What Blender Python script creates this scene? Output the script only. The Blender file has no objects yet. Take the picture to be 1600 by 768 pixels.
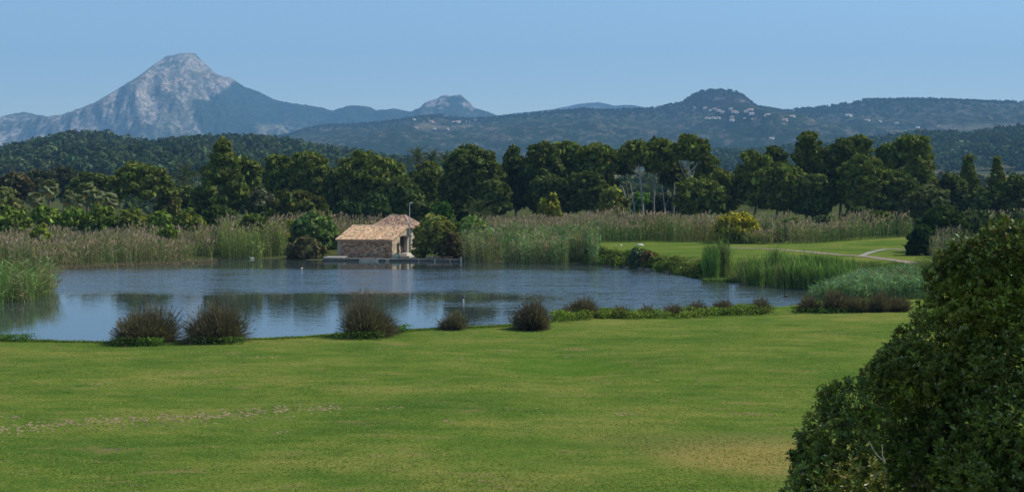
import bpy, math, random
import numpy as np
from mathutils import Vector
R = math.radians
C = bpy.context.scene.collection
rng = np.random.default_rng(7)

# ------------------------------------------------------------------ camera, sky, sun, exposure
F = 1931.0            # focal length in pixels of the 1600 px wide photograph
HZ = 290.0            # row of the level line in the photograph
CAMZ = 10.0
TH = math.atan((384.0 - HZ) / F)
cam_data = bpy.data.cameras.new("camera")
cam_data.sensor_width = 36.0
cam_data.lens = 36.0 * F / 1600.0
cam_data.clip_start = 0.5
cam_data.clip_end = 40000.0
cam = bpy.data.objects.new("camera", cam_data)
cam.location = (0, 0, CAMZ)
cam.rotation_euler = (math.pi / 2 - TH, 0, 0)
C.objects.link(cam)
bpy.context.scene.camera = cam

SUN_EL, SUN_AZ = 49.0, 15.0        # azimuth measured from +X (right) towards +Y (away)
world = bpy.data.worlds.new("World")
bpy.context.scene.world = world
world.use_nodes = True
wn = world.node_tree
for n in list(wn.nodes): wn.nodes.remove(n)
sky = wn.nodes.new("ShaderNodeTexSky")
sky.sky_type = 'NISHITA'
sky.sun_disc = False
sky.sun_elevation = R(SUN_EL)
sky.sun_rotation = R(90 - SUN_AZ)
sky.altitude = 0
sky.air_density = 1.0
sky.dust_density = 0.0
sky.ozone_density = 3.0
bg = wn.nodes.new("ShaderNodeBackground")
bg.inputs["Strength"].default_value = 0.125
wo = wn.nodes.new("ShaderNodeOutputWorld")
wn.links.new(sky.outputs[0], bg.inputs["Color"])
wn.links.new(bg.outputs[0], wo.inputs["Surface"])
sl = bpy.data.lights.new("sun", 'SUN')
sl.energy = 4.15
sl.angle = R(0.5)
sl.color = (1.0, 0.93, 0.83)
sun = bpy.data.objects.new("sun", sl)
sd = Vector((math.cos(R(SUN_AZ)) * math.cos(R(SUN_EL)), math.sin(R(SUN_AZ)) * math.cos(R(SUN_EL)), math.sin(R(SUN_EL))))
sun.rotation_euler = sd.to_track_quat('Z', 'Y').to_euler()
sun.location = (60, 60, 120)
C.objects.link(sun)
vs = bpy.context.scene.view_settings
vs.view_transform = 'Standard'
vs.look = 'None'
vs.exposure = 0.27
vs.gamma = 1.0

# ------------------------------------------------------------------ helpers: measuring
def ray(px, py):
    dx, dy = (px - 800.0) / F, (384.0 - py) / F
    return np.array([dx, math.cos(TH) + dy * math.sin(TH), -math.sin(TH) + dy * math.cos(TH)])
def at_z(px, py, z=0.0):            # point of the ray at height z
    d = ray(px, py); t = (z - CAMZ) / d[2]
    return d * t + np.array([0, 0, CAMZ])
def at_D(px, py, D):                # point of the ray at distance D
    d = ray(px, py); t = D / d[1]
    return d * t + np.array([0, 0, CAMZ])

# ------------------------------------------------------------------ helpers: noise
_perm = np.random.default_rng(11).permutation(4096)
_val = np.random.default_rng(12).random(4096)
def _h(i, j):
    return _val[(_perm[(i.astype(np.int64) & 4095)] + j.astype(np.int64) * 57) & 4095]
def vnoise(x, y):
    xi, yi = np.floor(x), np.floor(y)
    fx, fy = x - xi, y - yi
    fx, fy = fx * fx * (3 - 2 * fx), fy * fy * (3 - 2 * fy)
    a, b, c, d = _h(xi, yi), _h(xi + 1, yi), _h(xi, yi + 1), _h(xi + 1, yi + 1)
    return (a + (b - a) * fx) * (1 - fy) + (c + (d - c) * fx) * fy
def fbm(x, y, o=4):
    s, a, t = 0, 1.0, 0
    for k in range(o):
        s = s + a * vnoise(x * 2 ** k + 13.7 * k, y * 2 ** k + 7.1 * k); t += a; a *= 0.5
    return s / t
def ridged(x, y, o=4):
    s, a, t = 0, 1.0, 0
    for k in range(o):
        s = s + a * (1 - abs(2 * vnoise(x * 2 ** k + 5.3 * k, y * 2 ** k + 9.9 * k) - 1)); t += a; a *= 0.5
    return s / t
def ss(t):
    t = np.clip(t, 0, 1); return t * t * (3 - 2 * t)

# ------------------------------------------------------------------ helpers: materials
def nt(name):
    m = bpy.data.materials.new(name); m.use_nodes = True
    t = m.node_tree
    for n in list(t.nodes): t.nodes.remove(n)
    out = t.nodes.new("ShaderNodeOutputMaterial")
    return m, t, out
def nd(t, typ, **kw):
    n = t.nodes.new(typ)
    for k, v in kw.items():
        if k.startswith("i_"):
            n.inputs[k[2:].replace("_", " ")].default_value = v
        else: setattr(n, k, v)
    return n
def mixc(t, a, b, fac, mode='MIX'):
    n = t.nodes.new("ShaderNodeMix"); n.data_type = 'RGBA'; n.blend_type = mode
    for idx, v in ((0, fac), (6, a), (7, b)):
        if isinstance(v, bpy.types.NodeSocket): t.links.new(v, n.inputs[idx])
        elif isinstance(v, (int, float)): n.inputs[idx].default_value = v
        else: n.inputs[idx].default_value = (*v, 1) if len(v) == 3 else v
    return n.outputs[2]
def ramp(t, src, stops):
    n = t.nodes.new("ShaderNodeValToRGB")
    el = n.color_ramp.elements
    while len(el) < len(stops): el.new(0.5)
    for e, (p, c) in zip(el, stops):
        e.position = p; e.color = (*c, 1) if not isinstance(c, (int, float)) else (c, c, c, 1)
    t.links.new(src, n.inputs[0])
    return n.outputs[0]
def noise(t, scale, detail=3, vec=None, stretch=None, rough=0.5):
    co = nd(t, "ShaderNodeTexCoord").outputs["Object"] if vec is None else vec
    if stretch is not None:
        mp = nd(t, "ShaderNodeMapping"); mp.inputs["Scale"].default_value = stretch
        t.links.new(co, mp.inputs[0]); co = mp.outputs[0]
    n = nd(t, "ShaderNodeTexNoise"); n.inputs["Scale"].default_value = scale
    n.inputs["Detail"].default_value = detail; n.inputs["Roughness"].default_value = rough
    t.links.new(co, n.inputs["Vector"])
    return n.outputs["Fac"]
def mat_foliage(name, trans=0.25, gloss=0.08, rough=0.5):
    m, t, out = nt(name)
    at = nd(t, "ShaderNodeAttribute", attribute_name="col").outputs["Color"]
    df = nd(t, "ShaderNodeBsdfDiffuse"); t.links.new(at, df.inputs[0])
    tr = nd(t, "ShaderNodeBsdfTranslucent")
    tc = mixc(t, at, (1.0, 1.15, 0.45), 1.0, 'MULTIPLY'); t.links.new(tc, tr.inputs[0])
    gl = nd(t, "ShaderNodeBsdfGlossy", i_Roughness=rough); gl.inputs["Color"].default_value = (.9, .95, 1, 1)
    a = nd(t, "ShaderNodeMixShader"); a.inputs[0].default_value = trans
    t.links.new(df.outputs[0], a.inputs[1]); t.links.new(tr.outputs[0], a.inputs[2])
    b = nd(t, "ShaderNodeMixShader")
    fr = nd(t, "ShaderNodeFresnel"); fr.inputs["IOR"].default_value = 1.45
    ma = nd(t, "ShaderNodeMath", operation='MULTIPLY'); ma.inputs[1].default_value = gloss / 0.08
    t.links.new(fr.outputs[0], ma.inputs[0]); t.links.new(ma.outputs[0], b.inputs[0])
    t.links.new(a.outputs[0], b.inputs[1]); t.links.new(gl.outputs[0], b.inputs[2])
    t.links.new(b.outputs[0], out.inputs[0])
    return m
def mat_solid(name, rough=0.8, nscale=3.0, namt=0.35, bump=0.2, bscale=12.0):
    m, t, out = nt(name)
    at = nd(t, "ShaderNodeAttribute", attribute_name="col").outputs["Color"]
    nz = ramp(t, noise(t, nscale, 5), [(0.25, 1 - namt), (0.75, 1 + namt)])
    p = nd(t, "ShaderNodeBsdfPrincipled", i_Roughness=rough)
    t.links.new(mixc(t, at, nz, 1.0, 'MULTIPLY'), p.inputs["Base Color"])
    b = nd(t, "ShaderNodeBump", i_Strength=bump, i_Distance=0.05)
    t.links.new(noise(t, bscale, 4), b.inputs["Height"]); t.links.new(b.outputs[0], p.inputs["Normal"])
    t.links.new(p.outputs[0], out.inputs[0])
    return m
M_needle = mat_foliage("pine_needles", 0.22, 0.0)
M_leaf = mat_foliage("leaves", 0.25, 0.0, 0.55)
M_grassy = mat_foliage("reed_and_sedge", 0.3, 0.0, 0.6)
M_gloss = mat_foliage("glossy_evergreen_leaves", 0.24, 0.020, 0.28)
M_bark = mat_solid("bark", 0.9, 2.0, 0.35, 0.5)
M_stone = mat_solid("stone", 0.9, 1.5, 0.3, 0.5, 9)
M_paint = mat_solid("painted_or_smooth", 0.5, 1.0, 0.12, 0.05)
M_plaster = mat_solid("plaster", 0.85, 0.8, 0.15, 0.15)

# ------------------------------------------------------------------ helpers: geometry
class Soup:
    """collects quads (n,4,3) with a colour each and builds one mesh"""
    def __init__(s): s.q, s.c = [], []
    def add(s, q, c):
        q = np.asarray(q, float).reshape(-1, 4, 3)
        c = np.asarray(c, float)
        if c.ndim == 1: c = np.tile(c, (len(q), 1))
        s.q.append(q); s.c.append(c); return s
    def mesh(s, name, mat, origin=(0, 0, 0), weld=False):
        q = np.concatenate(s.q); c = np.concatenate(s.c)
        v = q.reshape(-1, 3) - np.asarray(origin, float)
        n = len(q); idx = np.arange(n * 4)
        if weld:
            _, first, inv = np.unique(np.round(v, 4), axis=0, return_index=True, return_inverse=True)
            v = v[first]; idx = inv.reshape(-1)
        me = bpy.data.meshes.new(name)
        me.vertices.add(len(v)); me.vertices.foreach_set("co", v.astype(np.float32).ravel())
        me.loops.add(n * 4); me.loops.foreach_set("vertex_index", idx.astype(np.int32))
        me.polygons.add(n); me.polygons.foreach_set("loop_start", np.arange(0, n * 4, 4, dtype=np.int32))
        at = me.attributes.new("col", 'FLOAT_COLOR', 'FACE')
        cc = np.ones((n, 4), np.float32); cc[:, :3] = c
        at.data.foreach_set("color", cc.ravel())
        me.materials.append(mat)
        me.update(); me.validate()
        return me
    def obj(s, name, mat, parent=None, origin=(0, 0, 0), weld=False):
        me = s.mesh(name, mat, origin, weld)
        return link(name, me, parent, origin if parent is None else (0, 0, 0))
def link(name, me, parent=None, loc=(0, 0, 0)):
    o = bpy.data.objects.new(name, me); C.objects.link(o)
    o.location = tuple(float(v) for v in loc)
    if parent is not None: o.parent = parent
    return o
def tag(o, label=None, cat=None, group=None, kind=None):
    if label: o["label"] = label
    if cat: o["category"] = cat
    if group: o["group"] = group
    if kind: o["kind"] = kind
    return o
def empty(name, loc):
    o = bpy.data.objects.new(name, None); C.objects.link(o)
    o.location = tuple(float(v) for v in loc); o.empty_display_size = 0.3
    return o
def copy_tree(o, parent=None):
    c = o.copy(); C.objects.link(c)
    if parent is not None: c.parent = parent
    for ch in list(o.children): copy_tree(ch, c)
    return c
def unit(v): return v / (np.linalg.norm(v, axis=-1, keepdims=True) + 1e-9)
def rdir(n, r=rng): return unit(r.normal(size=(n, 3)))
def tint(n, base, var=0.25, hue=0.08, r=rng):
    b = np.asarray(base, float)
    c = np.tile(b, (n, 1)) * np.exp(r.normal(0, var, (n, 1))) * np.exp(r.normal(0, hue, (n, 3)))
    return np.clip(c, 0.003, 0.85)
def box(c, s, rot=0.0, ax=None):
    """closed box centred at c with full sizes s, turned by rot about z"""
    x, y, z = [v / 2 for v in s]
    p = np.array([[-x, -y, -z], [x, -y, -z], [x, y, -z], [-x, y, -z], [-x, -y, z], [x, -y, z], [x, y, z], [-x, y, z]])
    f = [(0, 3, 2, 1), (4, 5, 6, 7), (0, 1, 5, 4), (1, 2, 6, 5), (2, 3, 7, 6), (3, 0, 4, 7)]
    cs, sn = math.cos(rot), math.sin(rot)
    p = np.stack([p[:, 0] * cs - p[:, 1] * sn, p[:, 0] * sn + p[:, 1] * cs, p[:, 2]], 1) + np.asarray(c)
    return np.array([p[list(k)] for k in f])
def tube(pts, rad, n=7, cap=True):
    pts = np.asarray(pts, float); rad = np.asarray(rad, float)
    tg = unit(np.gradient(pts, axis=0))
    ref = np.array([0.31, 0.2, 0.93]) if abs(tg[0, 2]) < 0.9 else np.array([1.0, 0.1, 0])
    u = unit(np.cross(tg, ref)); w = np.cross(tg, u)
    a = np.linspace(0, 2 * math.pi, n, endpoint=False)
    ring = pts[:, None] + rad[:, None, None] * (np.cos(a)[None, :, None] * u[:, None] + np.sin(a)[None, :, None] * w[:, None])
    q = np.stack([ring[:-1], np.roll(ring[:-1], -1, 1), np.roll(ring[1:], -1, 1), ring[1:]], 2).reshape(-1, 4, 3)
    return q
def cards(p, nrm, size, r=rng, aspect=1.7):
    """rhombic leaf faces at points p facing nrm"""
    n = len(p)
    t = unit(np.cross(nrm, rdir(n, r))); b = np.cross(nrm, t)
    s = (size * np.exp(r.normal(0, .25, n)))[:, None]
    t = t * s * aspect * .5; b = b * s * .5
    k = nrm * s * .25 * r.normal(size=(n, 1))
    return np.stack([p - t - k, p - b + t * .15, p + t - k, p + b - t * .15], 1)
def blades(base, tip, width, segs=3, droop=0.15, r=rng, taper=1.0):
    """curved ribbons from base to tip; droop bends them outward"""
    n = len(base)
    d = tip - base
    side = unit(np.cross(d, rdir(n, r))) * (np.asarray(width).reshape(-1, 1) if np.ndim(width) else width) * .5
    L = np.linalg.norm(d, axis=1, keepdims=True)
    out = []
    def P(t):
        return base + d * t + np.array([0, 0, 1.0]) * (droop * L * 4 * t * (1 - t) * .5)
    for k in range(segs):
        t0, t1 = k / segs, (k + 1) / segs
        w0, w1 = 1 - taper * t0 * .85, 1 - taper * t1 * .85
        a, b = P(t0), P(t1)
        out.append(np.stack([a - side * w0, a + side * w0, b + side * w1, b - side * w1], 1))
    return np.stack(out, 1).reshape(-1, 4, 3)

# ------------------------------------------------------------------ the lake outline and the ground height
shore_px = [(-260, 414), (-120, 415), (-60, 416), (60, 416), (105, 414), (180, 411), (260, 408), (335, 405), (350, 403.5), (395, 403.5), (440, 404), (470, 405.5),
            (505, 406.5), (600, 407.2), (720, 407.6), (760, 408.5), (830, 410), (900, 412), (935, 413), (1000, 419), (1060, 426), (1100, 432), (1130, 436),
            (1160, 437), (1195, 442), (1245, 447), (1290, 452), (1320, 458), (1315, 466), (1270, 473), (1230, 480), (1180, 485), (1100, 489), (1020, 493), (950, 496), (880, 501),
            (840, 508), (770, 514), (700, 517), (630, 521), (580, 524.5), (520, 526), (460, 531), (400, 533.5), (300, 536.5), (200, 538), (100, 538.5), (50, 536), (0, 537), (-100, 540), (-260, 548)]
shore = np.array([at_z(a, b)[:2] for a, b in shore_px])
def sdist(x, y, P=shore):
    """signed distance to the closed outline, negative inside"""
    x = np.asarray(x, float); y = np.asarray(y, float)
    best = np.full(x.shape, 1e9); ins = np.zeros(x.shape, bool)
    n = len(P)
    for i in range(n):
        ax, ay = P[i]; bx, by = P[(i + 1) % n]
        ex, ey = bx - ax, by - ay
        t = np.clip(((x - ax) * ex + (y - ay) * ey) / (ex * ex + ey * ey + 1e-9), 0, 1)
        best = np.minimum(best, (x - ax - t * ex) ** 2 + (y - ay - t * ey) ** 2)
        if ey != 0:
            cr = (ay > y) != (by > y)
            ins ^= cr & (x < ax + ex * (y - ay) / ey)
    return np.where(ins, -1, 1) * np.sqrt(best)
def land(x, y):
    far = ss((x - 6) / 7) * ss((y - 118) / 18)
    low = ss((y - 125) / 15) * (1 - far)
    L = 0.42 - 0.32 * low * (1 - ss((y - 172) / 20)) + 1.25 * far + 0.7 * ss((x - 38) / 26) * ss((y - 140) / 40)
    L = L + 0.35 * ss((y - 165) / 30) * (1 - far)
    L = L + 0.022 * np.clip(y - 300, 0, 1300) + 0.0 * x
    und = (fbm(x / 17 + 3, y / 13 + 9, 3) - .5) * 0.5 * ss((y - 20) / 20) * (1 - ss((y - 110) / 10))
    dip = -0.35 * np.exp(-(((x - 3.2) / 3.6) ** 2 + ((y - 67) / 4.5) ** 2))
    return L + und + dip + (fbm(x / 40, y / 40, 3) - .5) * 0.8 * ss((y - 185) / 60)
def ground_h(x, y):
    x = np.asarray(x, float); y = np.asarray(y, float)
    d = sdist(x, y)
    L = land(x, y)
    bw = np.where((x > 5) & (y > 125), 3.2, 1.3)
    up = 0.02 + (L - 0.02) * ss(d / bw)
    dn = -np.clip(-d * 0.35, 0, 1.4) - 0.0
    return np.where(d > 0, up, dn)
def gz(x, y): return float(ground_h(np.array([x]), np.array([y]))[0])

def grow(a, b, step, g=1.18, cap=1e9):
    v, s = [a], step
    while v[-1] < b:
        s = min(s * g, cap); v.append(v[-1] + s)
    return v
fx = list(np.arange(-100, 100.1, 1.1))
gx = np.array([-v for v in grow(100, 8300, 1.1)][::-1] + fx[1:-1] + grow(100, 8300, 1.1))
gx = np.unique(np.clip(gx, -8400, 8400))
fy = list(np.arange(24, 215, 1.1))
gy = np.array([-v for v in grow(-24, 350, 1.1, 1.25)][::-1] + fy[1:-1] + grow(215, 10800, 1.1, 1.10))
gy = np.unique(np.clip(gy, -400, 10900))
XX, YY = np.meshgrid(gx, gy)
ZZ = ground_h(XX.ravel(), YY.ravel()).reshape(XX.shape)
def grid_obj(name, X, Y, Z, cols, mat, smooth=True):
    ny, nx = X.shape
    v = np.stack([X, Y, Z], -1).reshape(-1, 3).astype(np.float32)
    i = np.arange((ny - 1) * (nx - 1)); r_, c_ = i // (nx - 1), i % (nx - 1)
    a = r_ * nx + c_
    f = np.stack([a, a + 1, a + nx + 1, a + nx], 1).astype(np.int32)
    me = bpy.data.meshes.new(name)
    me.vertices.add(len(v)); me.vertices.foreach_set("co", v.ravel())
    me.loops.add(f.size); me.loops.foreach_set("vertex_index", f.ravel())
    me.polygons.add(len(f)); me.polygons.foreach_set("loop_start", np.arange(0, f.size, 4, dtype=np.int32))
    if smooth: me.polygons.foreach_set("use_smooth", np.ones(len(f), bool))
    at = me.attributes.new("col", 'FLOAT_COLOR', 'POINT')
    cc = np.ones((len(v), 4), np.float32); cc[:, :cols.shape[-1]] = cols.reshape(-1, cols.shape[-1])
    at.data.foreach_set("color", cc.ravel())
    me.materials.append(mat); me.update()
    return link(name, me)

# zone weights in the ground's vertex colour: r = bare or muddy, g = rough dry growth, b = far farmland
dS = sdist(XX.ravel(), YY.ravel()).reshape(XX.shape)
farside = ss((YY - 112) / 6)
fair = ss((XX - 9) / 2) * ss((YY - 128) / 8) * (1 - ss((YY - 186) / 6)) * (1 - ss((XX - 66) / 6))
mud = np.clip((1 - ss(dS / 1.0)) * 0.9, 0, 1)
rough = farside * (1 - fair)
farm = ss((YY - 420) / 300)
zone = np.stack([mud, rough, farm], -1)

m, t, out = nt("grass_and_earth")
co = nd(t, "ShaderNodeTexCoord").outputs["Object"]
big = noise(t, 0.16, 7, co, (0.6, 1.0, 1), .62)
mid = noise(t, 1.1, 6, co, (0.45, 1.0, 1), .68)
fine = noise(t, 9.0, 5, co, None, 0.75)
g1 = ramp(t, big, [(0.30, (.062, .124, .020)), (0.50, (.110, .166, .028)), (0.66, (.170, .194, .043))])
g2 = mixc(t, g1, ramp(t, mid, [(0.33, (.60, .78, .7)), (0.5, (1, 1, 1)), (0.68, (1.45, 1.18, 1.3))]), 0.85, 'MULTIPLY')
g3 = mixc(t, g2, ramp(t, fine, [(0.3, (.55, .60, .50)), (0.7, (1.45, 1.38, 1.45))]), 1.0, 'MULTIPLY')
# worn brown patches
worn = ramp(t, noise(t, 0.8, 6, co, (0.45, 1.3, 1), 0.72), [(0.57, 0.0), (0.68, 0.8)])
g4 = mixc(t, g3, mixc(t, (.20, .165, .055), (.26, .20, .09), fine), worn)
# the large dry patch at the right of the lawn
sep = nd(t, "ShaderNodeSeparateXYZ"); t.links.new(co, sep.inputs[0])
def mth(op, a, b=None, c=None):
    n = nd(t, "ShaderNodeMath", operation=op)
    for k, v in enumerate((a, b, c)):
        if v is None: continue
        if isinstance(v, bpy.types.NodeSocket): t.links.new(v, n.inputs[k])
        else: n.inputs[k].default_value = v
    return n.outputs[0]
def blob(cx, cy, rx, ry, soft=1.0):
    a = mth('DIVIDE', mth('SUBTRACT', sep.outputs[0], cx), rx)
    b = mth('DIVIDE', mth('SUBTRACT', sep.outputs[1], cy), ry)
    d = mth('ADD', mth('MULTIPLY', a, a), mth('MULTIPLY', b, b))
    d = mth('ADD', d, mth('MULTIPLY', mth('SUBTRACT', mid, 0.5), 2.2))
    n = nd(t, "ShaderNodeMapRange", interpolation_type='SMOOTHSTEP'); t.links.new(d, n.inputs[0])
    n.inputs[1].default_value = 1.0 + soft; n.inputs[2].default_value = 0.15
    return n.outputs[0]
pp = at_z(1190, 715, .4)
g4 = mixc(t, g4, mixc(t, (.26, .215, .06), (.42, .27, .10), fine), mth('MULTIPLY', blob(pp[0], pp[1], 3.4, 2.8), 0.65))
pp = at_z(1120, 690, .4)
g4 = mixc(t, g4, (.17, .165, .05), mth('MULTIPLY', blob(pp[0], pp[1], 4.5, 1.6), 0.5))
pp = at_z(872, 566, .4)
g4 = mixc(t, g4, (.055, .145, .012), mth('MULTIPLY', blob(pp[0], pp[1], 3.4, 3.2), 0.5))
at = nd(t, "ShaderNodeAttribute", attribute_name="col"); sc = nd(t, "ShaderNodeSeparateColor"); t.links.new(at.outputs["Color"], sc.inputs[0])
g5 = mixc(t, g4, ramp(t, noise(t, .9, 5, co), [(.35, (.045, .06, .018)), (.55, (.075, .09, .028)), (.75, (.13, .115, .045))]), sc.outputs[1])
g6 = mixc(t, g5, ramp(t, noise(t, 0.006, 4, co, (1, 2.5, 1), .6), [(0.35, (.05, .065, .025)), (0.56, (.085, .09, .04)), (0.64, (.24, .20, .12)), (.74, (.30, .26, .16))]), sc.outputs[2])
g7 = mixc(t, g6, mixc(t, (.09, .075, .045), (.20, .17, .11), noise(t, 2.5, 4, co)), sc.outputs[0])
p = nd(t, "ShaderNodeBsdfPrincipled", i_Roughness=0.95); p.inputs["Specular IOR Level"].default_value = 0.0
t.links.new(g7, p.inputs["Base Color"])
bp = nd(t, "ShaderNodeBump", i_Strength=0.8, i_Distance=0.12)
t.links.new(noise(t, 3.5, 6, co, None, .7), bp.inputs["Height"]); t.links.new(bp.outputs[0], p.inputs["Normal"])
t.links.new(p.outputs[0], out.inputs[0])
M_ground = m
tag(grid_obj("ground", XX, YY, ZZ, zone, M_ground), "mown green lawn and rough ground around the lake", kind="structure")

# ------------------------------------------------------------------ water
m, t, out = nt("lake_water")
co = nd(t, "ShaderNodeTexCoord").outputs["Object"]
sep = nd(t, "ShaderNodeSeparateXYZ"); t.links.new(co, sep.inputs[0])
# wind ripples: strong over the middle and the right of the lake, calm near the left shore
def mr(src, a, b, c=0.0, d=1.0):
    n = nd(t, "ShaderNodeMapRange", interpolation_type='SMOOTHSTEP'); t.links.new(src, n.inputs[0])
    for k, v in zip((1, 2, 3, 4), (a, b, c, d)): n.inputs[k].default_value = v
    return n.outputs[0]
wob = mth('MULTIPLY', mth('SUBTRACT', noise(t, 0.10, 3, co, (0.6, 1.5, 1)), 0.5), 26.0)
wob2 = mth('MULTIPLY', mth('SUBTRACT', noise(t, 0.5, 3, co, (0.25, 2.2, 1)), 0.5), 10.0)
yy = mth('ADD', mth('ADD', sep.outputs[1], wob2), mth('MULTIPLY', wob, 0.25))
xx = mth('ADD', sep.outputs[0], wob)
band = mth('MULTIPLY', mr(yy, 113, 119), mr(yy, 152, 145))
right = mr(xx, -6, 12)
ripple = mth('MAXIMUM', band, mth('MULTIPLY', right, 0.8))
calm_far = mr(sep.outputs[1], 152, 146)
gust = mr(noise(t, 0.35, 4, co, (0.22, 2.0, 1), .6), 0.32, 0.62, 0.35, 1.15)
amp = mth('MULTIPLY', ripple, gust)
rg = mth('ADD', mth('MULTIPLY', amp, 0.10), 0.008)
w1 = noise(t, 1.1, 3, co, (0.40, 1.0, 1), .6)
w2 = noise(t, 4.0, 2, co, (0.5, 1.0, 1))
hh = mth('ADD', w1, mth('MULTIPLY', w2, 0.25))
bp = nd(t, "ShaderNodeBump", i_Distance=0.16)
t.links.new(mth('ADD', mth('MULTIPLY', amp, 0.80), 0.055), bp.inputs["Strength"])
t.links.new(hh, bp.inputs["Height"])
df = nd(t, "ShaderNodeBsdfDiffuse"); df.inputs[0].default_value = (.045, .060, .055, 1)
gl = nd(t, "ShaderNodeBsdfGlossy"); gl.inputs["Color"].default_value = (1, 1, 1, 1)
t.links.new(rg, gl.inputs["Roughness"]); t.links.new(bp.outputs[0], gl.inputs["Normal"])
fr = nd(t, "ShaderNodeFresnel"); fr.inputs["IOR"].default_value = 1.75
mx = nd(t, "ShaderNodeMixShader"); t.links.new(fr.outputs[0], mx.inputs[0]); t.links.new(df.outputs[0], mx.inputs[1]); t.links.new(gl.outputs[0], mx.inputs[2])
t.links.new(mx.outputs[0], out.inputs[0])
wx, wy = np.meshgrid(np.linspace(-112, 62, 30), np.linspace(70, 178, 20))
tag(grid_obj("water", wx, wy, np.zeros_like(wx), np.zeros(wx.shape + (3,)), m), "blue lake with light wind ripples", kind="structure")

# ------------------------------------------------------------------ mountains and hills
def terrain_mat(name, fine_scale, spots):
    m, t, out = nt(name)
    at = nd(t, "ShaderNodeAttribute", attribute_name="col").outputs["Color"]
    co = nd(t, "ShaderNodeTexCoord").outputs["Object"]
    a = ramp(t, noise(t, fine_scale, 4, co, None, .7), [(0.38, (.35, .42, .42)), (0.5, (1, 1, 1)), (0.62, (1.75, 1.65, 1.55))])
    b = ramp(t, noise(t, fine_scale * .22, 4, co, None, .6), [(0.3, (.75, .78, .8)), (0.7, (1.25, 1.22, 1.2))])
    c = mixc(t, mixc(t, at, a, spots, 'MULTIPLY'), b, 1.0, 'MULTIPLY')
    p = nd(t, "ShaderNodeBsdfDiffuse"); t.links.new(c, p.inputs[0])
    bu = nd(t, "ShaderNodeBump", i_Strength=1.0, i_Distance=.45 / fine_scale)
    t.links.new(noise(t, fine_scale * .45, 6, co, (1, 1, .5), .75), bu.inputs['Height']); t.links.new(bu.outputs[0], p.inputs['Normal'])
    t.links.new(p.outputs[0], out.inputs[0])
    return m
layers = {}
def prof_fn(prof):
    xs = np.array([a for a, b in prof], float); ys = np.array([b for a, b in prof], float)
    return lambda px: np.interp(px, xs, ys)
def hill(name, D, prof, front, back, nx, ny, warp=0.0, gully=0.0, gscale=300.0, pw=1.25, crag=0.0, colf=None, fine=0.02, spots=.9, base=None, bumps=(), label=""):
    f = prof_fn(prof)
    x0, x1 = (prof[0][0] - 800) / F * D, (prof[-1][0] - 800) / F * D
    xs = np.linspace(x0, x1, nx)
    tt = np.linspace(0, 1, ny); nb = max(8, ny // 6)
    ys = np.concatenate([D - front * (1 - tt), D + back * (np.linspace(0, 1, nb + 1)[1:])])
    zb = (lambda y: 0.42 + 0.022 * np.clip(y - 300, 0, 1300) - 4) if base is None else base
    def H(x, y):
        x = np.asarray(x, float); y = np.asarray(y, float)
        t = np.clip((y - (D - front)) / front, 0, 1); bk = np.clip((y - D) / back, 0, 1)
        xw = x + warp * (fbm(x / gscale / 1.5 + 3, y / gscale / 1.5, 3) - .5) * 2 * (1 - t)
        py = f(xw / D * F + 800)
        rz = CAMZ + (HZ - py) / F * D
        s = t ** pw
        z0 = zb(y)
        z = z0 + (rz - z0) * s * (1 - ss(bk) * .95)
        env = np.clip(4 * t * (1 - t), 0, 1) ** .7
        z = z + gully * (ridged(x / gscale + .4 * y / gscale, y / gscale / 1.6, 5) - .62) * env * np.clip((rz - z0) / (rz - z0).max(), .25, 1)
        for (bpx, bpy, bD, br, bh) in bumps:
            bx = (bpx - 800) / F * bD
            d = np.sqrt(((x - bx) / br) ** 2 + ((y - bD) / (br * 1.3)) ** 2)
            z = z + bh * np.exp(-d ** 1.5 * 1.4) * (0.7 + .6 * ridged(x / 160, y / 160, 3)) * (t < 1)
        z = z + crag * (fbm(x / 26, y / 26, 3) - .5) * 2 * np.clip(t * 4, 0, 1) * (1 - .65 * ss((t - .9) / .1))
        pv_ = f(x / np.maximum(y, 1) * F + 800)
        zmax = CAMZ + (HZ - pv_) / F * y - (1 - t) * 12 - .5
        return np.where(t < .995, np.minimum(z, zmax + 3 * (fbm(x / 30, y / 30, 2) - .5)), z)
    X, Y = np.meshgrid(xs, ys)
    X = X * (Y / D) ** 0.0
    Z = H(X, Y)
    PX = X / Y * F + 800; PY = HZ - (Z - CAMZ) / Y * F
    cols = colf(X, Y, Z, PX, PY)
    o = grid_obj(name, X, Y, Z, cols, terrain_mat(name + "_surface", fine, spots))
    tag(o, label, kind="structure")
    layers[name] = H
    return H
def lerp(a, b, w): return np.asarray(a) * (1 - w[..., None]) + np.asarray(b) * w[..., None]
FOR = (.030, .048, .022)
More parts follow.
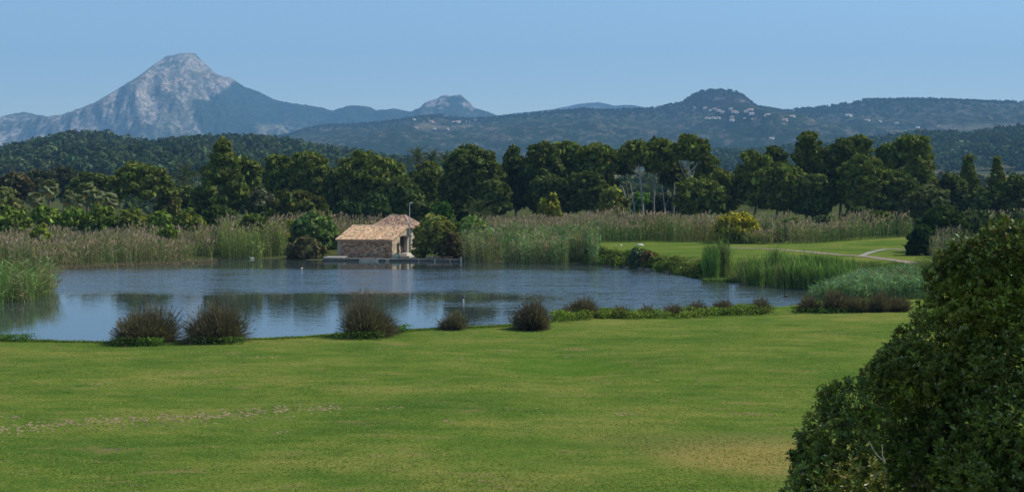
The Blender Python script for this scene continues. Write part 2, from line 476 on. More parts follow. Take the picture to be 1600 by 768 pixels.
def col_main(X, Y, Z, PX, PY):
    bound = np.interp(PY, [80, 125, 140, 152, 160, 172, 185, 200, 215, 240], [420, 395, 352, 318, 290, 292, 312, 325, 335, 340])
    n = (fbm(X / 300, Y / 300, 5) - .5)
    rock = ss((bound - PX + n * 120) / 22 + .5)
    rcol = lerp((.32, .285, .235), (.15, .15, .10), ss((fbm(X / 420 + 9, Y / 300, 4) - .46) / .12) * ss((PY - 150) / 30))
    org = ss((fbm(X / 60 + 4, Z / 45, 4) - .60) / .08) * ss((PX - 200) / 40) * ss((170 - PY) / 15) * ss((PY - 105) / 10)
    rcol = lerp(rcol, (.36, .25, .17), org * .7)
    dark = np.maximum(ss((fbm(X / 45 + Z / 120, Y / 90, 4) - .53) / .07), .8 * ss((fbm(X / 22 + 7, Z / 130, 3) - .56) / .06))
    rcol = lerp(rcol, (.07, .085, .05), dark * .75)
    rav_shade = ss(1 - np.abs(PX - (175 + (PY - 165) * 1.2)) / 16 + n * 3) * ss((PY - 166) / 8) * .7  # ravine shadow painted into the rock colour
    rcol = lerp(rcol, (.05, .065, .04), rav_shade)
    c = lerp(FOR, rcol, rock)
    # grey cliffs on the far small flat-topped peak and pale fields low down
    cl = ss((PX - 655) / 8) * ss((785 - PX) / 10) * ss((fbm(X / 120, Z / 40, 4) - .55) / .06) * ss((184 - PY) / 14)
    c = lerp(c, (.30, .26, .22), cl * .85)
    fd = ss((PX - 395) / 20) * ss((500 - PX) / 20) * ss((PY - 190) / 6) * ss((fbm(X / 260, Y / 180, 3) - .47) / .06)
    c = lerp(c, (.22, .20, .12), fd * .8)
    lf = ss((90 - PX) / 30) * ss((fbm(X / 200, Y / 260, 4) - .5) / .1)
    return lerp(c, (.06, .075, .04), lf * .7)
main_prof = [(-160, 205), (-60, 196), (0, 184), (20, 179), (40, 175.5), (60, 180), (78, 182.5), (100, 180), (125, 171), (150, 161), (175, 147), (200, 132), (220, 120), (236, 108),
             (252, 97), (262, 89.5), (275, 87.5), (288, 84.5), (300, 83.5), (309, 85), (315, 94), (325, 103), (336, 113), (343, 117.5), (352, 121), (362, 121.5), (370, 128), (385, 137), (400, 141.5), (415, 149),
             (435, 158), (460, 162.5), (480, 165), (500, 168), (522, 174), (535, 169), (548, 165.5), (560, 165), (575, 167), (590, 173), (602, 172), (615, 170), (628, 173), (642, 175), (655, 170), (665, 162),
             (672, 158), (685, 155.5), (688, 151), (697, 150), (705, 151), (712, 150), (722, 149.5), (727, 155), (736, 162), (740, 169), (752, 172), (765, 176), (775, 180), (800, 186), (840, 205), (900, 250)]
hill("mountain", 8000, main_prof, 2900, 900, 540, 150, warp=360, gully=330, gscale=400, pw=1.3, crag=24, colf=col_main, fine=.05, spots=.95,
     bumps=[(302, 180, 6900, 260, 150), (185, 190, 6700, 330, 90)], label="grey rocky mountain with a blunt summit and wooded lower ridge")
def col_far(X, Y, Z, PX, PY):
    n = ss((fbm(X / 260, Y / 200, 4) - .55) / .08)
    return lerp((.04, .055, .035), (.25, .22, .2), n * .5)
hill("mountain", 10200, [(700, 215), (740, 196), (780, 180.5), (800, 178), (830, 175), (860, 172), (875, 169), (890, 166), (905, 163), (920, 161.5), (935, 160.5), (948, 163), (960, 166), (975, 164.5), (990, 165), (1003, 168),
     (1015, 172), (1040, 180), (1100, 200)], 1800, 500, 220, 60, warp=120, gully=70, gscale=500, crag=6, colf=col_far, fine=.03, spots=.6, label="pale blue distant ridge between the two peaks")
def col_mid(X, Y, Z, PX, PY):
    n = fbm(X / 17, Y / 30, 4); n2 = fbm(X / 330 + 2, Y / 260, 3)
    c = lerp((.026, .042, .018), (.20, .165, .13), ss((n - .56 - (n2 - .5) * .35) / .12) * .42)
    top = ss((PX - 1055) / 12) * ss((1190 - PX) / 12) * ss((168 - PY) / 5)
    c = lerp(c, lerp((.035, .042, .028), (.20, .17, .15), ss((fbm(X / 60, Z / 22, 4) - .6) / .05) * .8), top)
    vill = ss((PX - 640) / 15) * ss((790 - PX) / 20) * ss((PY - 180) / 4) * ss((207 - PY) / 6)
    c = lerp(c, (.22, .19, .13), vill * ss((fbm(X / 70 + 4, Y / 60, 4) - .5) / .08) * .6)
    fld = ss((PX - 1340) / 40) * ss((PY - 190) / 8) * ss((fbm(X / 200, Y / 90, 3) - .52) / .06)
    return lerp(c, (.20, .18, .12), fld * .7)
mid_prof = [(250, 262), (330, 240), (400, 222), (455, 211), (480, 203), (505, 198), (530, 195.5), (560, 196), (590, 193), (625, 189.5), (650, 185), (672, 182.5), (690, 181.5), (705, 183.5), (725, 186), (745, 187), (765, 186), (785, 184), (810, 181),
            (830, 179), (855, 175.5), (880, 174.5), (905, 171.5), (930, 174), (955, 173), (980, 172.5), (1005, 171.5), (1025, 170.5), (1040, 167), (1048, 165), (1060, 163), (1066, 162), (1072, 156), (1082, 150),
            (1095, 144.5), (1108, 142), (1122, 141), (1135, 142), (1148, 145.5), (1160, 152), (1168, 159), (1174, 165), (1185, 168.5), (1200, 171), (1220, 174.5), (1235, 173), (1255, 171), (1275, 169.5),
            (1300, 166), (1325, 162.5), (1345, 158.5), (1365, 157), (1390, 157.5), (1420, 156.5), (1445, 157), (1470, 157.5), (1500, 158.5), (1540, 160), (1600, 161), (1680, 163), (1800, 172)]
H_mid = hill("mountain", 4700, mid_prof, 2300, 900, 760, 100, warp=150, gully=105, gscale=330, pw=1.05, crag=5.0, colf=col_mid, fine=.10, spots=.95, label="long wooded ridge with a domed summit above scattered houses")
def col_hill(X, Y, Z, PX, PY):
    n = fbm(X / 30, Y / 30, 4)
    return lerp((.035, .05, .02), (.11, .10, .055), ss((n - .55) / .1))
left_prof = [(a, b + 8) for a, b in [(-260, 246), (-120, 240), (-40, 236), (0, 233), (30, 228), (60, 221), (90, 214), (118, 209), (140, 207), (165, 209), (190, 214), (215, 221), (235, 225), (262, 221), (290, 218), (315, 215), (340, 215),
             (370, 214.5), (400, 215), (430, 218), (460, 222), (495, 228), (530, 234), (565, 240), (610, 246), (660, 251), (720, 256), (800, 266), (900, 276)]]
H_left = hill("hill", 1300, left_prof, 560, 300, 260, 90, warp=30, gully=10, gscale=130, pw=0.9, crag=.6, colf=col_hill, fine=.2, spots=.8, base=lambda y: 0.42 + 0.022 * np.clip(y - 300, 0, 1300) - .8,
             label="low dark green hill covered in pine forest at the left")
right_prof = [(a, b + 6) for a, b in [(980, 282), (1020, 262), (1060, 247), (1090, 239), (1120, 236), (1160, 236), (1220, 232), (1290, 226), (1350, 217), (1390, 212), (1420, 209), (1445, 207), (1475, 208), (1505, 209), (1530, 207), (1560, 203),
              (1590, 199), (1630, 195), (1700, 192), (1850, 190)]]
H_right = hill("hill", 1900, right_prof, 620, 400, 260, 90, warp=40, gully=16, gscale=200, pw=.9, crag=.6, colf=col_hill, fine=.12, spots=.8, base=lambda y: 0.42 + 0.022 * np.clip(y - 300, 0, 1300) - .8,
               label="wooded hill behind the pines at the right")

# far woods: too many trees to count, one mesh each
def wood(name, H, D0, D1, pxr, n, rad, ncards, csize, base, label, seed, clear=0.35):
    r = np.random.default_rng(seed)
    y = r.uniform(D0, D1, n); px = r.uniform(*pxr, n); x = (px - 800) / F * y
    keep = fbm(x / 45 + 3, y / 45, 3) > clear
    x, y = x[keep], y[keep]; n = len(x)
    z = H(x, y)
    R_ = rad * np.exp(r.normal(0, .38, n)).clip(.4, 1.7)
    tc = tint(n, base, .38, .09, r)
    u = rdir(n * ncards, r); u[:, 2] = np.abs(u[:, 2]) * 1.0 - .15
    k = np.repeat(np.arange(n), ncards)
    P = np.stack([x, y, z + R_ * .8], 1)[k] + u * (R_[k] * r.uniform(.75, 1.05, n * ncards))[:, None] * np.array([1, 1, 1.15])
    nr = unit(u + rdir(n * ncards, r) * .5)
    s = Soup().add(cards(P, nr, csize, r, 1.3), tc[k] * np.exp(r.normal(0, .18, (len(k), 1))))
    tag(s.obj(name, M_needle), label, kind="stuff")
wood("forest", H_left, 790, 1330, (-40, 760), 5200, 3.6, 19, 2.6, (.050, .072, .027), "pine forest covering the low hill at the left", 21, .30)
wood("forest", H_right, 1330, 1950, (1030, 1680), 5600, 4.2, 13, 3.4, (.050, .075, .032), "pine forest covering the hill at the right", 22, .30)
def flat(x, y): return land(x, y)
wood("distant_scrub", flat, 330, 800, (-40, 1640), 2000, 2.6, 16, 1.5, (.055, .075, .028), "scattered scrub and low trees on the plain behind the pines", 23, .42)
# tree line roughness on the crest of the long ridge
def crest():
    r = np.random.default_rng(31); n = 2600
    px = r.uniform(380, 1650, n); D = 4700 - r.uniform(0, 500, n) * r.random(n)
    x = (px - 800) / F * D; z = H_mid(x, D)
    k = np.repeat(np.arange(n), 6); u = rdir(n * 6, r); u[:, 2] = abs(u[:, 2])
    P = np.stack([x, D, z + 1.5], 1)[k] + u * np.array([5, 5, 6.0])
    s = Soup().add(cards(P, unit(u + .4 * rdir(len(k), r)), 7.0, r, 1.2), tint(len(k), (.035, .052, .025), .25, .06, r))
    tag(s.obj("forest", M_needle), "tree line along the crest of the long ridge", kind="stuff")
crest()

# ------------------------------------------------------------------ villages on the slopes
def house_far(px, py, w, h, col, roofc, label, group, rot=0.0):
    # march down the slope along the ray until it meets the ridge surface
    d = ray(px, py); D = 2500.0
    best = None
    for D in np.arange(2500, 4720, 6.0):
        p = at_D(px, py, D)
        if p[2] <= float(H_mid(np.array([p[0]]), np.array([D]))[0]): best = (p, D); break
    if best is None: return
    p, D = best
    W, Hh, Dp = w / F * D * .95, h / F * D * .70, w / F * D * .8; rot = -.75
    b = empty("hillside_house", p - np.array([0, 0, 1.0]))
    tag(b, label, "house", group)
    s = Soup().add(box((0, 0, Hh / 2), (W, Dp, Hh)), col); s.obj("wall", M_plaster, b)
    e = .6; rh = h / F * D * .38
    A = [[-W / 2 - e, -Dp / 2 - e, Hh], [W / 2 + e, -Dp / 2 - e, Hh], [W / 2 + e, Dp / 2 + e, Hh], [-W / 2 - e, Dp / 2 + e, Hh]]
    r0, r1 = [-W / 2 - e, 0, Hh + rh], [W / 2 + e, 0, Hh + rh]
    A = [list(v) for v in A]
    q = [[A[0], A[1], r1, r0], [A[2], A[3], r0, r1], [A[3], A[0], r0, r0], [A[1], A[2], r1, r1], [A[0], A[3], A[2], A[1]]]
    Soup().add(q, roofc).obj("roof", M_plaster, b)
    for k in range(max(1, int(W // 7))):
        wx_ = -W / 2 + (k + .5) * W / max(1, int(W // 7))
        Soup().add(box((wx_, -Dp / 2 - .03, Hh * .5), (1.6, .1, 1.8)), (.05, .05, .05)).obj("window", M_paint, b)
    b.rotation_euler = (0, 0, rot)
WH, CR, OC, PK = (.85, .82, .76), (.78, .70, .56), (.66, .54, .40), (.70, .54, .45)
RT, RB = (.62, .38, .27), (.60, .48, .38)
gv1, gv2, gv3 = "houses below the domed summit", "houses of the village under the flat-topped peak", "villas on the right-hand ridge"
for a in [(1085, 169.5, 4, 3, WH, RT, "small white house farthest left below the domed summit", gv1), (1102, 171, 6, 4, PK, RT, "pinkish house left of centre below the domed summit", gv1),
          (1110, 174, 4, 3.5, WH, RB, "little white house just above the row of low terraces", gv1), (1117, 171.5, 6, 3, PK, RT, "red-roofed house on the upper row below the dome", gv1),
          (1123, 174.5, 6, 4, CR, RB, "cream house in the middle of the upper row", gv1), (1129, 177, 6, 4, OC, RB, "ochre house lower right of the upper row", gv1),
          (1142, 172, 5, 4, CR, RB, "cream tall house directly beneath the dome", gv1), (1147, 176.5, 7, 4, CR, RT, "long cream house beneath the dome", gv1), (1152, 177.5, 4, 4, WH, RB, "white house beside the long cream house", gv1),
          (1144, 184, 6, 3, PK, RT, "pink house with red roof on the lower row", gv1), (1144, 189.5, 7, 4, WH, RB, "white villa lowest below the dome", gv1), (1164, 186, 4, 3, WH, RT, "small white house under the big bright villa", gv1),
          (1166, 176, 6, 4, CR, RB, "cream wing at the left of the big bright villa", gv1), (1173, 173.5, 10, 4, CR, RT, "broad terraced villa, highest of the bright group", gv1), (1175, 179.5, 8, 4, WH, RB, "largest bright villa right below the dome", gv1),
          (1106, 186, 8, 3, OC, RB, "low ochre terrace house at the left of the lower row", gv1), (1115, 185.5, 7, 3, CR, RB, "low cream house in the lower row", gv1), (1123, 185.5, 5, 3, WH, RB, "white end house of the lower row", gv1),
          (1197, 182, 6, 3, WH, RB, "white house right of the bright villas", gv1), (1200, 180, 7, 3, CR, RB, "cream house behind the white one at the right of the village", gv1), (1206, 218, 7, 4, CR, RB, "cream house low on the slope above the pines", gv1),
          (1176, 187, 4, 2.5, OC, RT, "small ochre house below the largest villa", gv1),
          (647, 187.5, 4, 3, WH, RB, "white house farthest left of the village under the flat-topped peak", gv2), (675, 191.5, 6, 3.5, PK, RT, "pink house in the village centre", gv2), (651, 200.5, 6, 2.5, CR, RB, "low cream house at the lower left of the village", gv2),
          (679, 202, 5, 2.5, WH, RB, "white house lowest in the village", gv2), (700, 202.5, 4, 2.5, WH, RB, "small white house low at the right of the village", gv2), (697, 183, 5, 3, CR, RB, "cream house at the top of the village", gv2),
          (710, 192.5, 6, 3.5, CR, RB, "cream house at the left of the bright row", gv2), (716, 191.5, 6, 3.5, WH, RT, "white house in the middle of the bright row", gv2), (722, 191, 6, 3.5, PK, RT, "pink house at the right of the bright row", gv2),
          (731, 191, 6, 3, OC, RB, "ochre house past the right end of the bright row", gv2), (742, 189.5, 8, 3, CR, RB, "long cream house on the crest at the right of the village", gv2), (686, 181.5, 8, 2.5, OC, RB, "ochre house on the crest above the village", gv2),
          (1227, 189, 7, 4, PK, RT, "pink villa at the left end of the right-hand ridge", gv3), (1238, 183, 8, 3.5, CR, RB, "cream villa high at the left end of the ridge", gv3), (1326, 182, 9, 4, WH, RB, "long white villa high on the ridge above the tall pines", gv3),
          (1355, 189, 8, 3, CR, RB, "low cream villa between two white ones", gv3), (1375, 191, 4.5, 3.5, WH, RT, "compact white house with red roof on the ridge", gv3), (1401, 194, 5, 3.5, WH, RT, "white and red house on the ridge", gv3),
          (1434, 200, 5, 3, WH, RB, "white house low on the ridge above the wooded hill", gv3), (1467, 198, 5, 2.5, CR, RT, "pinkish cream house near the right edge", gv3)]:
    house_far(*a)

# ------------------------------------------------------------------ trees and shrubs
PINE, PDARK, OLIVE, GREEN, MIDG, YELL, BROWN, GREY = (.142, .172, .036), (.100, .126, .034), (.17, .18, .055), (.165, .225, .038), (.18, .21, .042), (.36, .31, .035), (.15, .11, .055), (.13, .14, .075)
def sub_lobes(lobes, k, fr, r, flat=0.75):
    out = []
    for (c, R3) in lobes:
        for _ in range(k):
            u = unit(r.normal(size=3)); u[2] = u[2] * .9 + .1
            rr = fr * R3.mean() * r.uniform(.65, 1.4)
            out.append((c + u * (R3 - rr * .55) * r.uniform(.75, 1.0), np.array([rr, rr, rr * flat])))
    return out
def leaves_on(sub, n, size, r, jitter=.55, low=.55, upb=0.15):
    cs = np.array([c for c, _ in sub]); Rs = np.array([q for _, q in sub])
    w = (Rs[:, 0] * Rs[:, 2]); w = w / w.sum()
    k = r.choice(len(sub), n, p=w)
    u = rdir(n, r)
    P = cs[k] + u * Rs[k] * (low + (1.08 - low) * np.sqrt(r.random(n)))[:, None]
    nr = unit(u + rdir(n, r) * jitter + np.array([0, 0, upb]))
    return P, nr, k
def make_plant(name, kind, px, top, bot, w, D, base, label, cat="tree", group=None, trunk_px=None, lean=0.0, seed=0, dens=1.0, bark=(.16, .13, .10), bare=False, limbs=6, csz=1.0, tb=None):
    r = np.random.default_rng(1000 + seed)
    ptop, pbot = at_D(px, top, D), at_D(px, bot, D)
    Wd = w / F * D; X, Zt, Zb = ptop[0], ptop[2], pbot[2]
    bx = at_D(trunk_px if trunk_px is not None else px, bot, D)[0]
    g = gz(bx, D)
    org = np.array([bx, D, g])
    if kind in ("bush", "upright"): Zb = min(Zb, g + .1)
    Hc = Zt - Zb; cz = (Zt + Zb) / 2; cx = X
    lobes = []
    def fib(K, zlo, zhi=1.0):
        i = np.arange(K) + .5; z = zhi - (zhi - zlo) * i / K; ph = i * 2.39996 + r.uniform(0, 6.28); q = np.sqrt(np.clip(1 - z * z, 0, 1))
        return np.stack([np.cos(ph) * q, np.sin(ph) * q, z], 1)
    if kind == "pine":
        for u in fib(26, -.8):
            rr = min(Wd, Hc * 1.2) * r.uniform(.14, .23)
            u = u * r.uniform(.72, 1.0)
            if u[2] < 0: u[:2] *= .95
            lobes.append((np.array([u[0] * (Wd / 2 - rr), u[1] * (Wd * .42 - rr), u[2] * (Hc / 2 - rr * .75)]), np.array([rr, rr, rr * .75])))
        lobes.append((np.zeros(3), np.array([Wd * .30, Wd * .25, Hc * .32])))
    elif kind == "umbrella":
        for u in fib(26, .02):
            rr = Wd * r.uniform(.12, .17)
            lobes.append((np.array([u[0] * (Wd / 2 - rr), u[1] * (Wd / 2 - rr), (u[2] * r.uniform(.8, 1)) * Hc * .9]), np.array([rr, rr, rr * .6])))
        lobes.append((np.array([0, 0, Hc * .35]), np.array([Wd * .33, Wd * .3, Hc * .3])))
    elif kind == "cone":
        for i in range(34):
            t_ = (i + .5) / 34; hw = Wd / 2 * min(1, (1 - t_) ** .7 * 1.1)
            a = i * 2.4 + r.uniform(-.4, .4); rr = max(.5, Wd * (.17 - .07 * t_) * r.uniform(.75, 1.2))
            q = r.uniform(.55, 1.0) * max(0, hw - rr)
            lobes.append((np.array([math.cos(a) * q, math.sin(a) * q, Hc * t_ * .93]), np.array([rr, rr, rr * .62])))
        lobes.append((np.array([0, 0, Hc * .4]), np.array([Wd * .22, Wd * .2, Hc * .36])))
    elif kind == "upright":
        for u in fib(20, .05):
            rr = Wd * .13; hh = Hc * (.55 + .45 * u[2]) * r.uniform(.85, 1.0)
            lobes.append((np.array([u[0] * (Wd / 2 - rr), u[1] * (Wd / 2 - rr), hh / 2]), np.array([rr, rr, hh / 2])))
    else:   # bush
        for u in fib(24, -.15):
            rr = min(Wd * r.uniform(.13, .21), Hc * .36)
            u = u * r.uniform(.75, 1.0)
            lobes.append((np.array([u[0] * (Wd / 2 - rr), u[1] * (Wd * .42 - rr), u[2] * (Hc - rr * 1.5)]), np.array([rr, rr, rr * .85])))
        lobes.append((np.array([0, 0, Hc * .40]), np.array([Wd * .34, Wd * .3, Hc * .42])))
    # fit the lobes to the crown's width and height
    for ax_, lo_, hi_ in ((0, cx - Wd / 2, cx + Wd / 2), (2, Zb, Zt)):
        mn = min(c[ax_] - q[ax_] for c, q in lobes); mx = max(c[ax_] + q[ax_] for c, q in lobes)
        k_ = (hi_ - lo_) / (mx - mn)
        lobes = [(np.array([lo_ + (c[0] - mn) * k_ if ax_ == 0 else c[0], c[1], lo_ + (c[2] - mn) * k_ if ax_ == 2 else c[2]]), q * (k_ if k_ < 1 else k_ ** .5)) for c, q in lobes]
    lobes = [(c + np.array([0, D, 0]), q) for c, q in lobes]
    sub = sub_lobes(lobes, 15 if kind in ("pine", "umbrella", "cone") else (10 if kind != "upright" else 5), .34 if kind in ("pine", "umbrella", "cone") else .40, r, .7 if kind in ("pine", "umbrella", "cone") else .85)
    area = w * (bot - top)
    n = int(np.clip(area * (1.45 if kind in ('pine', 'umbrella', 'cone') else 1.0) * dens, 900, 15000))
    size = .034 * math.sqrt(D * 9.0) * (.25 if kind in ('pine', 'umbrella', 'cone') else .29) * csz * (1 if D > 120 else .8)
    P, nr, k = leaves_on(sub, n, size, r, 1.0, .3)
    keep = P[:, 2] > g + .05
    P, nr, k = P[keep], nr[keep], k[keep]
    lc = tint(len(sub), base, .16, .05, r)[k] * np.exp(r.normal(0, .2, (len(P), 1)))
    q = cards(P, nr, size * 1.3, r, 1.9 if kind != "bush" else 1.4)
    root = empty(name, org)
    tag(root, label, cat, group)
    Soup().add(q, lc).obj("crown" if cat == "tree" else "foliage", M_needle if kind in ("pine", "umbrella", "cone") else M_leaf, root, org)
    # trunk and limbs
    s = Soup()
    ht = cz - g
    top_pt = np.array([cx, D, cz + Hc * .2])
    b0 = np.array([bx, D, g - .2])
    tr = max(.07, min(.34, ht * .024)) * (1 if cat == "tree" else .6) * (.66 if bare else 1)
    tt = np.linspace(0, 1, 7)[:, None]
    wig = np.cumsum(r.normal(0, ht * .012, (7, 3)), 0) * np.array([1, 1, 0]); wig[0] = 0
    tp = b0 + (top_pt - b0) * np.concatenate([tt ** 1.4, tt, tt], 1)[:, [0, 1, 2]] + wig
    s.add(tube(tp, np.linspace(tr * 1.25, tr * .35, 7)), bark)
    for i in r.choice(len(lobes), min(limbs, len(lobes)), replace=False):
        f0 = r.uniform(.45, .85); j = f0 * 6; a0 = tp[int(j)] + (tp[min(6, int(j) + 1)] - tp[int(j)]) * (j - int(j))
        e = lobes[i][0]
        mm = (a0 + e) / 2 + np.array([0, 0, -.1 * np.linalg.norm(e - a0)])
        s.add(tube([a0, mm, e], [tr * .5, tr * .35, tr * .12], 5), bark)
    if bare:
        for i in range(bare):
            f0 = r.uniform(.5, .9); j = f0 * 6; a0 = tp[int(j)]
            dr = unit(np.array([r.choice([-1, 1]) * r.uniform(.5, 1), r.uniform(-.6, .1), r.uniform(.2, .9)])); L = r.uniform(1.5, 3.2)
            s.add(tube([a0, a0 + dr * L * .5 + np.array([0, 0, .15]), a0 + dr * L + np.array([0, -.1, .45])], [tr * .45, tr * .3, tr * .07], 5), bark)
    s.obj("trunk" if cat == "tree" else "stem", M_bark, root, org)
    return root
PG = "pines standing in a belt behind the reeds"
PALE = (.40, .36, .31)
T = [
 # kind, px, top, bot, w, D, colour, label, extras
 ("pine", 22, 268, 325, 60, 250, (.10, .085, .04), "brownish broadleaf tree at the far left edge behind the shrubs", dict(dens=.8)),
 ("bush", 12, 296, 345, 74, 215, OLIVE, "olive green bushy tree at the left edge below the brownish tree", dict()),
 ("pine", 62, 262, 312, 56, 300, (.075, .08, .04), "grey-green tree left of the fan palms, behind them", dict()),
 ("pine", 100, 259, 310, 60, 330, (.08, .085, .045), "dull grey-green tree directly behind the fan palms", dict()),
 ("umbrella", 148, 267, 318, 92, 262, PDARK, "low dark rounded pine between the palms and the umbrella pine", dict()),
 ("umbrella", 219, 252, 312, 108, 232, PINE, "broad umbrella pine with a pale grey trunk at the left", dict(trunk_px=246, bark=(.3, .27, .23), dens=1.3)),
 ("bush", 262, 300, 335, 60, 236, OLIVE, "greyish shrub just right of the umbrella pine trunk", dict()),
 ("pine", 282, 288, 335, 60, 245, PDARK, "small dark pine under the feather palm", dict()),
 ("cone", 343, 216, 330, 108, 226, PINE, "tallest pine on the left with a pointed ragged crown", dict(dens=1.5)),
 ("pine", 385, 245, 300, 52, 231, PINE, "slim pine with a reddish trunk leaning against the tallest left pine", dict(bark=(.3, .19, .12), bare=2)),
 ("bush", 408, 289, 340, 58, 226, GREY, "grey-green dome-shaped shrub between two pines", dict()),
 ("pine", 440, 237, 325, 64, 250, PINE, "pine with a full crown, left half of the pair above the upright shrub", dict()),
 ("pine", 482, 234, 325, 66, 247, PINE, "pine with a full crown, right half of the pair above the upright shrub", dict()),
 ("upright", 466, 284, 352, 92, 208, (.095, .105, .025), "upright yellow-green conifer shrub with vertical shoots", dict(dens=1.4)),
 ("pine", 532, 260, 335, 62, 240, PDARK, "dark pine tucked behind the rounded pine above the house", dict()),
 ("pine", 577, 231, 330, 116, 236, PINE, "wide rounded pine behind and left of the stone house", dict(dens=1.3)),
 ("pine", 628, 275, 340, 70, 222, PDARK, "dense lower pine directly above the house roof", dict()),
 ("pine", 664, 250, 335, 76, 246, PINE, "medium pine under the distant palms", dict()),
 ("pine", 706, 262, 340, 52, 232, MIDG, "narrow green pine left of the tall rounded pine", dict()),
 ("pine", 741, 223, 330, 104, 226, PDARK, "tall rounded dark pine in the centre above the fan palm", dict(dens=1.3)),
 ("pine", 770, 280, 345, 60, 222, PDARK, "low dark pine right above the fan palm", dict()),
 ("pine", 806, 227, 330, 62, 240, PDARK, "first dark pine of the dense central block", dict()),
 ("pine", 846, 219, 330, 72, 236, PDARK, "second pine of the dense central block", dict()),
 ("pine", 886, 218, 328, 74, 242, PINE, "third pine of the dense central block, behind the yellow-green bush", dict()),
 ("pine", 931, 221, 325, 72, 238, PINE, "last pine of the dense central block, above the willow-like bush", dict(dens=1.2)),
 ("pine", 858, 270, 338, 74, 230, PDARK, "lower pine filling the middle of the central block", dict()),
 ("pine", 918, 265, 335, 70, 228, PDARK, "lower pine at the right foot of the central block", dict()),
 ("pine", 972, 232, 276, 48, 244, PDARK, "dark pine between the central block and the bare-trunked trees", dict(trunk_px=984, bare=1)),
 ("pine", 994, 217, 262, 56, 236, PINE, "slender pine with the palest bare curved trunk", dict(trunk_px=1008, bark=PALE, bare=4, dens=.75)),
 ("pine", 1029, 214, 274, 54, 238, PINE, "slender pine with a straight grey trunk, second of the bare-trunked trees", dict(trunk_px=1026, bark=(.26, .25, .22), bare=2, dens=.8)),
 ("pine", 1078, 208, 256, 68, 234, PINE, "open-crowned pine with white forked limbs showing", dict(trunk_px=1077, bark=PALE, bare=6, dens=.62)),
 ("pine", 1102, 236, 320, 52, 246, PINE, "green pine behind the open-crowned pine", dict()),
 ("pine", 1052, 245, 294, 48, 250, PDARK, "dark pine filling the gap between the bare-trunked trees", dict()),
 ("pine", 1095, 272, 342, 92, 226, PINE, "low bushy pine right of the bare trunks", dict()),
 ("pine", 1132, 262, 335, 52, 232, MIDG, "small pine at the gap where the far hill shows", dict()),
 ("pine", 1178, 233, 330, 72, 228, PINE, "rounded pine at the left end of the right-hand group", dict()),
 ("pine", 1212, 226, 300, 44, 244, PDARK, "dark pine top peeping between two rounded pines", dict()),
 ("pine", 1226, 252, 335, 82, 226, PINE, "broad low pine in front of the right-hand group", dict()),
 ("pine", 1262, 205, 290, 50, 236, PINE, "tall narrow pine with a tufted top in the right-hand group", dict(bare=1, dens=.9)),
 ("pine", 1268, 268, 342, 84, 224, PDARK, "dark low pine beneath the tall narrow pine", dict()),
 ("pine", 1312, 214, 320, 70, 232, PDARK, "dark pine with layered crown in the right-hand group", dict(dens=1.2)),
 ("pine", 1340, 208, 300, 60, 240, PINE, "high rounded pine behind the layered pine", dict()),
 ("pine", 1352, 238, 342, 92, 222, PINE, "largest front pine of the right-hand group", dict(dens=1.3, trunk_px=1372)),
 ("pine", 1388, 222, 300, 48, 240, MIDG, "thin-topped pine left of the leaning right-hand pine", dict(dens=.8)),
 ("pine", 1424, 206, 300, 74, 232, PINE, "tall pine with an overhanging crown at the right end of the group", dict(dens=1.2, trunk_px=1412)),
 ("pine", 1404, 262, 345, 84, 222, PDARK, "dark pine below the overhanging crown", dict()),
 ("pine", 1448, 262, 332, 62, 238, OLIVE, "dull olive pine sloping down to the right of the group", dict()),
 ("bush", 1450, 286, 345, 92, 196, (.12, .135, .055), "large grey-olive shrub above the dark round tree", dict(dens=1.2)),
 ("cone", 1514, 242, 330, 50, 240, PINE, "upright pine standing alone before the wooded hill", dict()),
 ("pine", 1490, 268, 335, 50, 236, PDARK, "dark short pine left of the upright lone pine", dict()),
 ("cone", 1559, 246, 322, 44, 236, PINE, "thin open pine near the right edge with its trunk visible", dict(dens=.7)),
 ("pine", 1592, 272, 345, 62, 222, PDARK, "dark pine cut by the right edge of the view", dict()),
 ("pine", 1540, 290, 345, 70, 226, PDARK, "low dark pine between the two upright right-hand pines", dict()),
]
for i, (kind, px, top, bot, w, D, colr, label, ex) in enumerate(T):
    cat = "tree" if kind != "upright" and kind != "bush" else "shrub"
    make_plant("pine_tree" if kind in ("pine", "cone", "umbrella") and i not in (0, 2, 3) else ("broadleaf_tree" if i in (0, 2, 3) else "shrub"), kind, px, top, bot, w, D, colr, label, cat,
               group=PG if (cat == "tree" and i > 4) else None, seed=i, **ex)
SG, HG = "green shrubs in a row behind the left reed bed", None
